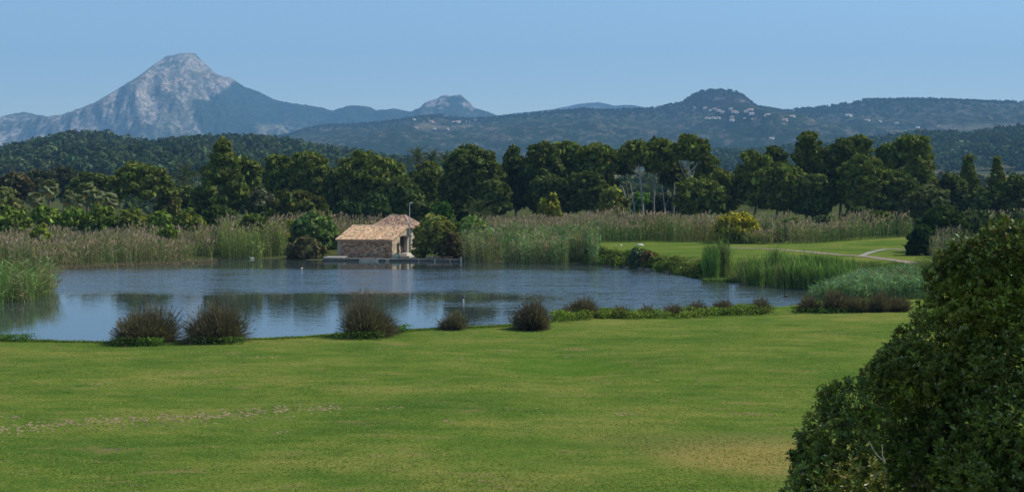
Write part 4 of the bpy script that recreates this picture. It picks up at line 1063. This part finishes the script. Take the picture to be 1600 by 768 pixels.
strip("path", [w2(1475, 418, 1.6), w2(1445, 412.5, 1.7), w2(1400, 405, 1.8), w2(1350, 399), w2(1310, 397), w2(1260, 392), w2(1200, 387.5), w2(1120, 385.5)], 1.7, (.24, .185, .125), "pale gravel path curving across the fairway")
strip("path", [w2(1346, 398.5), w2(1362, 393), w2(1385, 389.5), w2(1425, 387, 2.1), w2(1450, 386, 2.2)], 0.8, (.27, .25, .215), "short pale concrete path joining from the dark shrub")

# ------------------------------------------------------------------ stone house by the water
AH = R(16)
def HL(o, u, v, z): return np.array([o[0] + u * math.cos(AH) + v * math.sin(AH), o[1] - u * math.sin(AH) + v * math.cos(AH), z])
ho = at_D(528, 403, 169.5); gh = .14
HO = np.array([ho[0], 169.5])
HW, HD, H1, H2 = 7.95, 5.6, 2.55, 4.15
house = empty("stone_house", (HO[0], HO[1], gh)); house.rotation_euler = (0, 0, -AH)
tag(house, "small stone boathouse with a terracotta tiled roof at the water's edge", "house")
def slab(x0, x1, y0, y1, z0_, z1_): return box(((x0 + x1) / 2, (y0 + y1) / 2, (z0_ + z1_) / 2), (x1 - x0, y1 - y0, z1_ - z0_))
def hexa(p):
    p = np.asarray(p, float); f = [(0, 3, 2, 1), (4, 5, 6, 7), (0, 1, 5, 4), (1, 2, 6, 5), (2, 3, 7, 6), (3, 0, 4, 7)]
    return np.array([p[list(k)] for k in f])
STN = (.34, .23, .15)
def roof_z(v): return H1 + (H2 - H1) * v / HD
# walls: front, left, back and the right gable wall with its two openings
th = .35
Soup().add(slab(0, HW - th, 0, th, -.6, H1 - .22), STN).obj("wall", M_stone, house)
Soup().add(slab(.0, HW, HD - th, HD, -.6, H2 - .2), STN).obj("wall", M_stone, house)
def gable(u0, u1, v0, v1, zb0, zt_off=-.2):
    p = [[u0, v0, zb0], [u1, v0, zb0], [u1, v1, zb0], [u0, v1, zb0], [u0, v0, roof_z(v0) + zt_off], [u1, v0, roof_z(v0) + zt_off], [u1, v1, roof_z(v1) + zt_off], [u0, v1, roof_z(v1) + zt_off]]
    return hexa(p)
Soup().add(gable(0, th, th, HD - th, -.6), STN).obj("wall", M_stone, house)
LIT_STN = (.50, .40, .27)  # gable stone lighter: sunlight on this side put into the colour
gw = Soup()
gw.add(gable(HW - th, HW, 0, 1.7, -.6), LIT_STN)                      # beside the corner
g_hi = gable(HW - th, HW, 1.7, 2.75, 1.95); gw.add(g_hi, LIT_STN)     # above the door
gw.add(gable(HW - th, HW, 2.75, 3.15, -.6), LIT_STN)
gw.add(gable(HW - th, HW, 3.15, 4.9, 2.75), LIT_STN)
gw.add(gable(HW - th, HW, 4.9, HD - th - .003, -.6), LIT_STN)
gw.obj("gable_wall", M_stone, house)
Soup().add(slab(HW - .2, HW - .12, 1.7, 2.75, -.2, 1.95), (.07, .05, .04)).obj("door", M_paint, house)["label"] = "low dark door"
Soup().add(slab(HW - .24, HW - .16, 3.15, 4.9, -.2, 2.75), (.045, .04, .04)).obj("door", M_paint, house)["label"] = "dark panel painting the shade inside the tall doorway"  # dark sheet stands in for the shade within the opening
Soup().add(slab(HW + .003, HW + .9, 3.0, 5.3, 2.77, 2.92), (.05, .04, .035)).obj("lintel", M_bark, house)
# plaster band under the eaves
Soup().add(slab(-.06, HW + .03, -.10, th, H1 - .218, H1 - .02), (.42, .38, .33)).obj("eaves_band", M_plaster, house)
Soup().add(slab(-.04, th, -.035, .12, -.55, H1 - .222), (.36, .31, .25)).obj("quoin", M_plaster, house)
# stones of the front wall, each proud of the mortar
r = np.random.default_rng(81); s = Soup(); zc = -.55; row = 0
while zc < H1 - .32:
    hgt = r.uniform(.15, .24); uc = th + .02 + r.uniform(-.1, 0)
    while uc < HW - .1:
        wd = r.uniform(.2, .5)
        if uc > th:
            cc = tint(1, [(.46, .22, .12), (.30, .17, .10), (.50, .32, .19), (.20, .12, .08), (.42, .29, .20)][r.integers(0, 5)], .15, .05, r)[0]
            s.add(slab(uc, min(uc + wd - .03, HW - .02), -.03 - r.uniform(0, .05), .02, zc, min(zc + hgt - .025, H1 - .235)), cc)
        uc += wd
    zc += hgt
s.obj("stone_facing", M_stone, house)["kind"] = "stuff"
s = Soup(); zc = -.55
while zc < H2 - .5:
    hgt = r.uniform(.2, .3); vc = .02
    while vc < HD - .3:
        wd = r.uniform(.25, .55); v1_ = min(vc + wd - .03, HD - .3)
        opening = (v1_ > 1.68 and vc < 2.78 and zc < 1.96) or (v1_ > 3.12 and vc < 4.93 and zc < 2.77)
        if not opening and zc + hgt < roof_z(vc) - .25 and v1_ > vc + .08:
            s.add(slab(HW - .02, HW + .03 + r.uniform(0, .03), vc, v1_, zc, zc + hgt - .02), tint(1, (.52, .41, .27), .14, .05, r)[0])  # gable stones lightened as well, sunlit side in the colour
        vc += wd
    zc += hgt
s.obj("stone_facing", M_stone, house)["kind"] = "stuff"
# tiled roof
def tile_field(s, corner, du, dv, nu, nv, r, ov=1.25, pal=((.60, .40, .22), (.70, .50, .31), (.48, .28, .15), (.64, .44, .26), (.27, .18, .12)), pr=(.34, .30, .15, .13, .08), mask=None):
    """rows of barrel tiles: du across, dv up the slope"""
    du, dv, corner = np.array(du, float), np.array(dv, float), np.array(corner, float)
    nrm = unit(np.cross(du, dv)); a = np.linspace(0, math.pi, 5); wu = np.linalg.norm(du)
    for i in range(nu):
        for j in range(nv):
            if mask is not None and not mask(i + .5, j + .5): continue
            c = corner + du * (i + .5 + r.normal(0, .04)) + dv * j
            c = c + nrm * r.uniform(0, .02)
            R0, R1 = wu * .46, wu * .38
            lo = [c - du * math.cos(x) * .5 * .94 + nrm * (math.sin(x) * R0 * .75 + .03) for x in a]
            hi = [c + dv * ov - du * math.cos(x) * .5 * .78 + nrm * (math.sin(x) * R1 * .75) for x in a]
            col_ = tint(1, pal[r.choice(len(pal), p=pr)], .10, .03, r)[0]
            q = [[lo[k], lo[k + 1], hi[k + 1], hi[k]] for k in range(4)]
            s.add(q, col_)
ov = .38
nu, nv = 34, 15
sl0, sl1 = -.38, HD + .05
du = [(HW + .5) / nu, 0, 0]; dvv = np.array([0, (sl1 - sl0) / nv, (roof_z(sl1) - roof_z(sl0)) / nv])
s = Soup(); tile_field(s, [-.28, sl0, roof_z(sl0) + .05], du, dvv, nu, nv, r)
s.obj("roof_tiles", M_stone, house)["kind"] = "stuff"
p = [[-.25, -.33, roof_z(-.33) - .10], [HW + .2, -.33, roof_z(-.33) - .10], [HW + .2, HD, roof_z(HD) - .10], [-.25, HD, roof_z(HD) - .10],
     [-.25, -.33, roof_z(-.33) + .04], [HW + .2, -.33, roof_z(-.33) + .04], [HW + .2, HD, roof_z(HD) + .04], [-.25, HD, roof_z(HD) + .04]]
Soup().add(hexa(p), (.40, .26, .17)).obj("roof", M_stone, house)
s = Soup()
for k in range(24):
    u = -.25 + (HW + .45) * k / 24; q = tube([[u, HD + .02, roof_z(HD) + .07], [u + .40, HD + .02, roof_z(HD) + .09]], [.13, .12], 8); s.add(q, tint(1, (.60, .42, .27), .12, .04, r)[0])
s.obj("ridge_tiles", M_stone, house)["kind"] = "stuff"
# rendered pier and steps at the gable side
Soup().add(slab(HW + .06, HW + 1.5, 2.6, 5.2, -.5, .25), (.58, .54, .46)).obj("step", M_plaster, house)
Soup().add(slab(HW + .06, HW + 1.0, 3.1, 5.0, .253, .55), (.60, .56, .48)).obj("step", M_plaster, house)
Soup().add(slab(HW + .05, HW + .35, 5.0, 5.4, .56, 2.7), (.60, .52, .40)).obj("pillar", M_plaster, house)

# small rear house with a hipped roof
rc = at_D(622, 350, 187); RG = gz(rc[0], 187)
rear = empty("rear_house", (rc[0], 187, RG)); rear.rotation_euler = (0, 0, R(-24)); tag(rear, "small rear house of which mostly the hipped tiled roof shows", "house")
ez = at_D(622, 356.5, 187)[2] - RG; rz_ = at_D(622, 336.5, 187)[2] - RG
W2, D2 = 7.3, 4.8
Soup().add(slab(-W2 / 2 + .3, W2 / 2 - .3, -D2 / 2 + .3, D2 / 2 - .3, -.5, ez + .05), (.50, .40, .28)).obj("wall", M_stone, rear)
Soup().add(slab(W2 / 2 - .32, W2 / 2 - .26, -.5, .5, .8, 1.9), (.05, .045, .04)).obj("window", M_paint, rear)
e = [[-W2 / 2, -D2 / 2, ez], [W2 / 2, -D2 / 2, ez], [W2 / 2, D2 / 2, ez], [-W2 / 2, D2 / 2, ez]]; ra, rb_ = [-1.2, 0, rz_ - .08], [1.2, 0, rz_ - .08]
Soup().add([[e[0], e[1], rb_, ra], [e[1], e[2], rb_, rb_], [e[2], e[3], ra, rb_], [e[3], e[0], ra, ra], [e[0], e[3], e[2], e[1]]], (.38, .24, .16)).obj("roof", M_stone, rear)
s = Soup()
PAL2 = ((.50, .30, .18), (.58, .40, .26), (.38, .22, .14), (.30, .21, .16), (.22, .16, .12)); PR2 = (.3, .25, .2, .15, .1)
nu, nv = 26, 9
def trap(i, j): hw = nu / 2 - (nu / 2 - nu * 1.2 / W2) * j / nv; return abs(i - nu / 2) < hw + .2
tile_field(s, [-W2 / 2, -D2 / 2 - .1, ez + .02], [W2 / nu, 0, 0], np.array([0, (D2 / 2 + .1) / nv, (rz_ - ez) / nv]), nu, nv, r, pal=PAL2, pr=PR2, mask=trap)
nu = 18
def tri(i, j): return abs(i - nu / 2) < nu / 2 * (1 - j / nv) + .2
tile_field(s, [W2 / 2 + .1, -D2 / 2, ez + .02], [0, D2 / nu, 0], np.array([-(W2 / 2 - 1.1) / nv, 0, (rz_ - ez) / nv]), nu, nv, r, pal=PAL2, pr=PR2, mask=tri)
s.obj("roof_tiles", M_stone, rear)["kind"] = "stuff"
s = Soup()
for a_, b_ in ((e[0], ra), (e[1], rb_), (ra, rb_), (e[2], rb_)):
    a_, b_ = np.array(a_), np.array(b_)
    for k in range(9):
        p0, p1 = a_ + (b_ - a_) * k / 9, a_ + (b_ - a_) * (k + 1.1) / 9; s.add(tube([p0 + [0, 0, .1], p1 + [0, 0, .12]], [.13, .11], 7), tint(1, (.52, .36, .25), .12, .04, r)[0])
s.obj("ridge_tiles", M_stone, rear)["kind"] = "stuff"

# low white wall piece seen between the olive bush and the house
pw_ = at_D(656, 392, 168); g_ = gz(pw_[0], 168)
o = Soup().add(box((0, 0, .55), (1.6, .3, 1.1), R(-20)), (.62, .58, .50)).add(box((0, 0, 1.14), (1.75, .42, .09), R(-20)), (.66, .62, .55)).obj("garden_wall", M_plaster, None)
o.location = (pw_[0], 168, g_ - .1); tag(o, "short pale garden wall half hidden by the olive bush", "wall")

# lamp post
lp = at_D(640, 345, 182); g_ = gz(lp[0], 182); top = at_D(640, 317, 182)[2] - g_
post = empty("lamp_post", (lp[0], 182, g_)); tag(post, "slim grey lamp post behind the house with its head turned right", "lamp post")
zz = np.linspace(-.1, top, 5)
Soup().add(tube(np.stack([0 * zz, 0 * zz, zz], 1), np.linspace(.075, .05, 5), 8), (.45, .46, .45)).obj("pole", M_paint, post, weld=True)
Soup().add(tube([[0, 0, top - .03], [.15, 0, top + .02], [.3, 0, top + .03]], [.035, .03, .03], 6), (.45, .46, .45)).obj("arm", M_paint, post)
Soup().add(hexa([[.12, -.12, top - .03], [.5, -.09, top - .0], [.5, .09, top - .0], [.12, .12, top - .03], [.15, -.08, top + .12], [.46, -.05, top + .10], [.46, .05, top + .10], [.15, .08, top + .12]]), (.62, .63, .62)).obj("lamp_head", M_paint, post)

# jetty of concrete blocks in front of the house
jo = at_D(505, 406, 164.6); je = at_D(721, 408.5, 162.6)
jd = je - jo; JL = float(np.hypot(jd[0], jd[1])); ja = math.atan2(jd[1], jd[0])
jet = empty("jetty", (jo[0], jo[1], 0)); jet.rotation_euler = (0, 0, ja); tag(jet, "low concrete jetty along the water in front of the stone house", "jetty")
r = np.random.default_rng(91)
cuts = np.array([505, 541, 562, 581.5, 592, 603, 609, 628, 655, 680, 704, 721]) ; cuts = (cuts - 505) / (721 - 505) * JL
pale = {2: (.42, .41, .33), 3: (.46, .45, .38), 5: (.28, .26, .2)}
for i in range(len(cuts) - 1):
    a_, b_ = cuts[i] + .03, cuts[i + 1] - .03
    dz = r.uniform(-.02, .02); c_ = pale.get(i, (.085, .085, .075)); yo = -.10 if i in pale else r.uniform(-.01, .02)  # dark block colour carries the shade of the front faces
    o = Soup().add(slab(a_, b_, yo, 1.0, -.45, .25 + dz), c_).obj("block", M_stone, jet)
    if i in pale: o["label"] = "pale block"
    Soup().add(slab(a_ + .01, b_ - .01, yo - .06, 1.05, .253 + dz, .33 + dz), (.19, .18, .15)).obj("coping", M_stone, jet)
Soup().add(slab(JL - .12, JL + .12, -.25, -.02, -.5, .62), (.50, .48, .42)).obj("post", M_stone, jet)
for k in (655, 680, 704):
    u = (k - 505) / 216 * JL; Soup().add(slab(u - .06, u + .06, -.18, -.07, -.5, .36), (.30, .29, .26)).obj("post", M_stone, jet)
Soup().add(slab(-.15, 2.6, .4, 3.2, .37, .46), (.34, .32, .28)).obj("slab", M_plaster, jet)["label"] = "pale raised slab at the left end"
# stone edging row on the jetty at the right
s = Soup()
e0 = at_D(668, 401, 164.4); e1 = at_D(721, 401.5, 164.2)
for k in range(22):
    f_ = k / 21; c_ = e0 * (1 - f_) + e1 * f_; cc = tint(1, (.36, .24, .17), .25, .08, r)[0]
    s.add(box((c_[0], c_[1] + r.uniform(-.05, .05), .48 + r.uniform(0, .03)), (r.uniform(.16, .26), .22, r.uniform(.16, .28)), r.uniform(-.3, .3)), cc)
tag(s.obj("stone_edging", M_stone), "row of small reddish stones edging the bed above the jetty", "stone edging")
bp_ = at_D(619, 396.5, 166.5)
# boulder in front of the house corner
def boulder(name, p, R3, colr, label, cat, seed):
    r = np.random.default_rng(seed); a = np.linspace(0, 2 * math.pi, 11)[:-1]; rows = []
    for j, e_ in enumerate(np.linspace(-.5, math.pi / 2 * .96, 6)):
        rows.append(np.stack([np.cos(a) * math.cos(e_), np.sin(a) * math.cos(e_), np.full(10, math.sin(e_))], 1) * R3 * r.uniform(.86, 1.1, (10, 1)))
    q = [[rows[j][k], rows[j][(k + 1) % 10], rows[j + 1][(k + 1) % 10], rows[j + 1][k]] for j in range(5) for k in range(10)]
    c0 = rows[-1].mean(0)
    q += [[rows[-1][k], rows[-1][k + 1], c0, c0] for k in range(9)] + [[rows[-1][9], rows[-1][0], c0, c0]]
    o = Soup().add(q, colr).obj(name, M_stone, None, weld=True); o.location = tuple(float(v) for v in p)
    tag(o, label, cat)
boulder("boulder", (bp_[0], 166.3, .45), np.array([.55, .45, .45]), (.42, .44, .30), "pale mossy boulder at the corner of the stone house", "boulder", 5)
pm = at_z(1000, 382.8, 1.7); boulder("marker_stone", (pm[0], pm[1], gz(pm[0], pm[1])), np.array([.55, .3, .22]), (.62, .60, .56), "low white tee marker stone at the back of the fairway", "marker stone", 6)
pm = at_z(970, 383.3, 1.7); boulder("marker_stone", (pm[0], pm[1], gz(pm[0], pm[1])), np.array([.18, .16, .2]), (.68, .64, .55), "tiny white tee marker left of the larger stone", "marker stone", 7)
# concrete outlet at the bend of the shore
po = at_z(1110, 432.5, 0); out_ = empty("water_outlet", (po[0], po[1], 0)); tag(out_, "small pale concrete outlet box at the end of the bank", "outlet")
Soup().add(slab(-.9, -.62, -.1, .5, -.4, .42), (.55, .54, .52)).obj("side_wall", M_plaster, out_); Soup().add(slab(.62, .9, -.1, .5, -.4, .42), (.55, .54, .52)).obj("side_wall", M_plaster, out_)
Soup().add(slab(-.617, .617, .35, .5, -.4, .30), (.40, .40, .38)).obj("back_wall", M_plaster, out_); Soup().add(slab(-.615, .615, -.1, .347, .2, .3), (.6, .6, .58)).obj("cover", M_plaster, out_)
# stone lip at the foot of the bank
s = Soup(); r = np.random.default_rng(95)
lp_ = [at_z(a, b, 0)[:2] for a, b in [(936, 413.3), (1000, 419.4), (1060, 426.5), (1098, 432.2)]]
for i in range(3):
    L_ = np.hypot(*(lp_[i + 1] - lp_[i])); m_ = int(L_ / .55)
    for k in range(m_):
        c_ = lp_[i] + (lp_[i + 1] - lp_[i]) * (k + .5) / m_; a_ = math.atan2(*(lp_[i + 1] - lp_[i])[::-1])
        s.add(box((c_[0], c_[1] + r.uniform(-.08, .08), .03), (.5, .3, .16 + r.uniform(0, .08)), a_ + r.uniform(-.1, .1)), tint(1, (.24, .21, .17), .2, .05, r)[0])
tag(s.obj("shore_stones", M_stone), "line of flat stones at the foot of the fairway bank", kind="stuff")

# ------------------------------------------------------------------ water markers and birds
def marker(px, py, z1, body, capc, label):
    p = at_z(px, py, 0); o = empty("water_marker", (p[0], p[1], 0)); tag(o, label, "marker post")
    Soup().add(tube([[0, 0, -.5], [0, 0, z1 * .62]], [.07, .07], 8), body).obj("pole", M_paint, o, weld=True)
    Soup().add(tube([[0, 0, z1 * .62], [0, 0, z1 * .8], [0, 0, z1 * .95], [0, 0, z1]], [.10, .13, .11, .01], 8), capc).obj("cap", M_paint, o, weld=True)
marker(724, 473, .62, (.50, .48, .44), (.04, .04, .04), "pale post with a dark cap standing in the middle of the lake")
marker(471.5, 422, .32, (.45, .35, .22), (.75, .72, .66), "little white-topped marker in the water left of the jetty")
def bird(px, py, z, L, body, headc, bill, label, rot):
    t_ = np.array([0, .06, .2, .42, .62, .78, .86, .9]); x = (t_ - .45) * L
    up = np.array([.16, .15, .14, .12, .12, .17, .26, .33]) * L; rad = np.array([.01, .05, .12, .155, .13, .075, .05, .045]) * L
    s = Soup().add(tube(np.stack([x, 0 * x, up], 1), rad, 9), body)
    hx = x[-1] + .03 * L; hz = .40 * L
    s.add(tube([[x[-1], 0, up[-1]], [x[-1] + .01 * L, 0, .36 * L], [hx + .02 * L, 0, .41 * L], [hx + .07 * L, 0, .405 * L], [hx + .1 * L, 0, .395 * L]], [.045 * L, .055 * L, .062 * L, .045 * L, .02 * L], 9), headc)
    o = empty("water_bird", tuple(at_z(px, py, z)))
    o.rotation_euler = (0, 0, rot); tag(o, label, "bird")
    s.obj("body", M_paint, o, weld=True)
    Soup().add(hexa([[hx + .09 * L, -.02 * L, .375 * L], [hx + .19 * L, -.012 * L, .37 * L], [hx + .19 * L, .012 * L, .37 * L], [hx + .09 * L, .02 * L, .375 * L], [hx + .09 * L, -.015 * L, .40 * L], [hx + .19 * L, -.01 * L, .378 * L], [hx + .19 * L, .01 * L, .378 * L], [hx + .09 * L, .015 * L, .40 * L]]), bill).obj("bill", M_paint, o)
    for sgn in (-1, 1):
        Soup().add(hexa([[-.28 * L, sgn * .10 * L, .15 * L], [.12 * L, sgn * .13 * L, .13 * L], [.12 * L, sgn * .16 * L, .14 * L], [-.28 * L, sgn * .115 * L, .17 * L], [-.26 * L, sgn * .07 * L, .22 * L], [.1 * L, sgn * .09 * L, .23 * L], [.1 * L, sgn * .14 * L, .2 * L], [-.26 * L, sgn * .09 * L, .21 * L]]), body).obj("wing", M_paint, o)
bird(394, 404.2, .0, .75, (.80, .79, .76), (.82, .80, .78), (.5, .3, .05), "white water bird at the edge of the mud bank", R(200))
bird(1228, 463, 0, .6, (.05, .045, .04), (.04, .04, .04), (.3, .25, .1), "small dark duck floating in the inlet", R(10))

# ------------------------------------------------------------------ the big foreground tree at the lower right
def foreground():
    r = np.random.default_rng(101)
    cx, cy, cz, rx, ry, rz = 8.62, 16.6, 4.95, 4.7, 4.4, 4.75
    org = np.array([cx, cy, gz(cx, cy)])
    root = empty("foreground_tree", org); tag(root, "large dark evergreen tree with glossy leaves filling the lower right corner", "tree")
    lob = []
    # a dome of overlapping boughs: points spread evenly over the crown
    nb = 46; i = np.arange(nb); ph = i * 2.399963 + 1.1; zz = 1 - 1.45 * (i + .5) / nb; q = np.sqrt(np.clip(1 - zz * zz, 0, 1))
    big = []
    for k in range(nb):
        u = np.array([math.cos(ph[k]) * q[k], math.sin(ph[k]) * q[k], zz[k]])
        rr = r.uniform(.80, 1.25); f_ = r.uniform(.80, 1.0)
        big.append((np.array([cx, cy, cz]) + u * (np.array([rx, ry, rz]) - rr * .9) * f_, rr))
    for c, rr in big:
        for _ in range(9):
            u = unit(r.normal(size=3) + np.array([0, 0, .25])); r2 = rr * r.uniform(.26, .46)
            lob.append((c + u * (rr - r2 * .8), np.array([r2, r2, r2 * .8])))
    for k in range(260):
        u = unit(r.normal(size=3) + np.array([0, -.6, .1])); r2 = r.uniform(.3, .5)
        lob.append((np.array([cx, cy, cz]) + u * (np.array([rx, ry, rz]) - r2) * r.uniform(.70, .86), np.array([r2, r2, r2 * .8])))
    # extra boughs that give the outline seen from the lawn
    for (px, py, D, rr) in [(1262, 745, 15.6, .55), (1250, 700, 16.2, .38), (1275, 660, 16.0, .5), (1300, 612, 16.3, .48), (1345, 590, 16.6, .45), (1385, 560, 16.2, .5), (1420, 520, 16.4, .5), (1440, 478, 16.6, .45), (1468, 450, 16.5, .5),
                            (1500, 425, 16.4, .55), (1540, 408, 16.6, .5), (1585, 395, 16.4, .5), (1620, 385, 16.2, .5), (1290, 735, 15.4, .5), (1462, 412, 16.5, .45), (1500, 392, 16.4, .5), (1545, 368, 16.4, .5)]:
        lob.append((at_D(px + 34, py + 24, D), np.array([rr, rr, rr * .85])))
    cs = np.array([c for c, _ in lob]); Rs = np.array([q for _, q in lob])
    front = 1.0 + 1.6 * (cs[:, 1] < cy) * (cs[:, 0] < cx + 2)
    w = Rs[:, 0] ** 2 * front; w /= w.sum()
    N = 100000
    k = r.choice(len(lob), N, p=w); u = rdir(N, r); u[:, 2] = u[:, 2] * .85 + .1; u = unit(u)
    P = cs[k] + u * Rs[k] * (.55 + .5 * np.sqrt(r.random(N)))[:, None]
    out = unit((P - np.array([cx, cy, cz])) / np.array([rx, ry, rz]))
    ax = unit(u * .6 + out * .5 + np.array([0, 0, .45]) + .35 * rdir(N, r))
    # drop whorls far inside the crown
    dep = np.linalg.norm((P - np.array([cx, cy, cz])) / np.array([rx, ry, rz]), axis=1)
    keep = (dep > .66) & ((P[:, 1] < cy + .8) | (r.random(N) < .2)) & ((P[:, 2] > 5.6) | (r.random(N) < .25)) & ((P[:, 0] < .46 * P[:, 1]) | (r.random(N) < .22)); P, ax = P[keep], ax[keep]; N = len(P)
    lobc = tint(len(lob), (.175, .215, .032), .32, .07, r)[k[keep]]
    def whorl(P, ax, cbase, L0, r):
        N = len(P); m_ = 8
        t = unit(np.cross(ax, rdir(N, r))); b = np.cross(ax, t)
        quads, cols = [], []
        for j in range(m_):
            a = 2 * math.pi * j / m_ + r.uniform(-.3, .3, N); spread = r.uniform(.45, 1.25, N)
            d = unit((np.cos(a)[:, None] * t + np.sin(a)[:, None] * b) * np.sin(spread)[:, None] + ax * np.cos(spread)[:, None])
            L = L0 * r.uniform(.65, 1.15, N)[:, None]; side = unit(np.cross(d, ax)) * L * .17; nr = np.cross(side, d)
            st = P - ax * r.uniform(0, .06, N)[:, None]; mid = st + d * L * .55 + nr * .0; tip = st + d * L - ax * L * .12
            fold = ax * L * .05
            quads.append(np.stack([st, mid + side + fold, tip, mid - side + fold], 1))
            c = cbase * np.exp(r.normal(0, .22, (N, 1))) * np.exp(r.normal(0, .05, (N, 3)))
            old = r.random(N) < .03; c[old] = np.array([.28, .18, .07]); pl = r.random(N) < .06; c[pl] = np.array([.30, .32, .16])  # old brown leaves; pale undersides that also paint in glints
            cols += [c]
        return np.concatenate(quads), np.concatenate(cols)
    q, c = whorl(P, ax, lobc, .088, r)
    Soup().add(q, c).obj("foliage", M_gloss, root, org)["kind"] = "stuff"
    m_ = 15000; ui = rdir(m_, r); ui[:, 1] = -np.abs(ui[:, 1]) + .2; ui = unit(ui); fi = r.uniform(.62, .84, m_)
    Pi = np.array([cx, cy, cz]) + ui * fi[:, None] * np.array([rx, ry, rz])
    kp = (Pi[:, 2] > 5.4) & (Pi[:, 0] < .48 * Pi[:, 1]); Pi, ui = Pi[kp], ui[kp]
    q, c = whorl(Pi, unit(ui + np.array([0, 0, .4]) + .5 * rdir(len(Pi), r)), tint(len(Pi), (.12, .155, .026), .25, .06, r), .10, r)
    Soup().add(q, c).obj("inner_fill_foliage", M_gloss, root, org)["kind"] = "stuff"
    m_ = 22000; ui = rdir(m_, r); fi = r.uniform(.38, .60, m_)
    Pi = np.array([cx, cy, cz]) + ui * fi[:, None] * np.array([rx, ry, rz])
    Soup().add(cards(Pi, unit(ui + rdir(m_, r) * .6), .16, r, 2.0), tint(m_, (.08, .11, .02), .2, .05, r)).obj("inner_fill_foliage", M_gloss, root, org)["kind"] = "stuff"  # dark leaf cards added inside the crown to block light
    # the most prominent leafy twigs as parts of their own
    pm_ = []
    for v in range(3):
        q, c = whorl(np.zeros((1, 3)), np.array([[0, 0, 1.0]]), np.array([[.10, .14, .03]]), .10, r)
        s = Soup().add(q, c).add(tube([[0, 0, -.28], [.01, 0, -.12], [0, 0, 0]], [.006, .005, .003], 4), (.12, .09, .05))
        q2, c2 = whorl(np.array([[0, 0, -.09]]), np.array([[0, 0, 1.0]]), np.array([[.08, .12, .028]]), .09, r); s.add(q2, c2)
        pm_.append(s.mesh("leafy_twig", M_gloss))
    vis = np.where((P[:, 1] < cy) & (P[:, 0] < cx + 1.5) & (P[:, 2] > 5.5))[0]
    dd = np.linalg.norm((P[vis] - np.array([cx, cy, cz])) / np.array([rx, ry, rz]), axis=1)
    vis = vis[np.argsort(-dd)][:900]; vis = r.choice(vis, 240, replace=False)
    for j in vis:
        o = link("leafy_twig", pm_[j % 3], root, P[j] + ax[j] * .05 - org)
        o.rotation_euler = Vector(ax[j]).to_track_quat('Z', 'Y').to_euler()
    # trunk, boughs and the two bare twigs
    s = Soup(); bark = (.13, .10, .075)
    s.add(tube([[cx, cy, org[2] - .3], [cx + .1, cy, 2.0], [cx - .1, cy + .1, 4.2], [cx, cy, 6.5]], [.32, .26, .2, .1], 9), bark)
    for j in r.choice(400, 30, replace=False):
        a0 = np.array([cx, cy, r.uniform(1.8, 5.5)]); e_ = lob[j][0]; e_ = a0 + (e_ - a0) * .62
        s.add(tube([a0, (a0 + e_) / 2 + np.array([0, 0, -.25]), e_], [.09, .06, .02], 5), bark)
    s.obj("trunk", M_bark, root, org)
    a0 = at_D(1383, 722, 12.55)
    for tpx, tpy in ((1357, 688), (1378, 693)):
        e_ = at_D(tpx, tpy, 12.5)
        Soup().add(tube([a0, (a0 + e_) / 2 + np.array([-.01, 0, -.02]), e_], [.008, .006, .003], 5), (.34, .28, .24)).obj("bare_twig", M_bark, root, org)
foreground()

# ------------------------------------------------------------------ haze
m, t, out = nt("air_haze")
pv = nd(t, "ShaderNodeVolumePrincipled")
pv.inputs["Color"].default_value = (.29, .62, 1.0, 1)
pv.inputs["Density"].default_value = 0.000115
pv.inputs["Anisotropy"].default_value = 0.0
t.links.new(pv.outputs[0], out.inputs["Volume"])
hb = Soup().add(box((0, 5300, 600), (17200, 11600, 1206)), (1, 1, 1))
o = hb.obj("haze", m, None, weld=True)
tag(o, "thin blue haze in the air", kind="stuff")
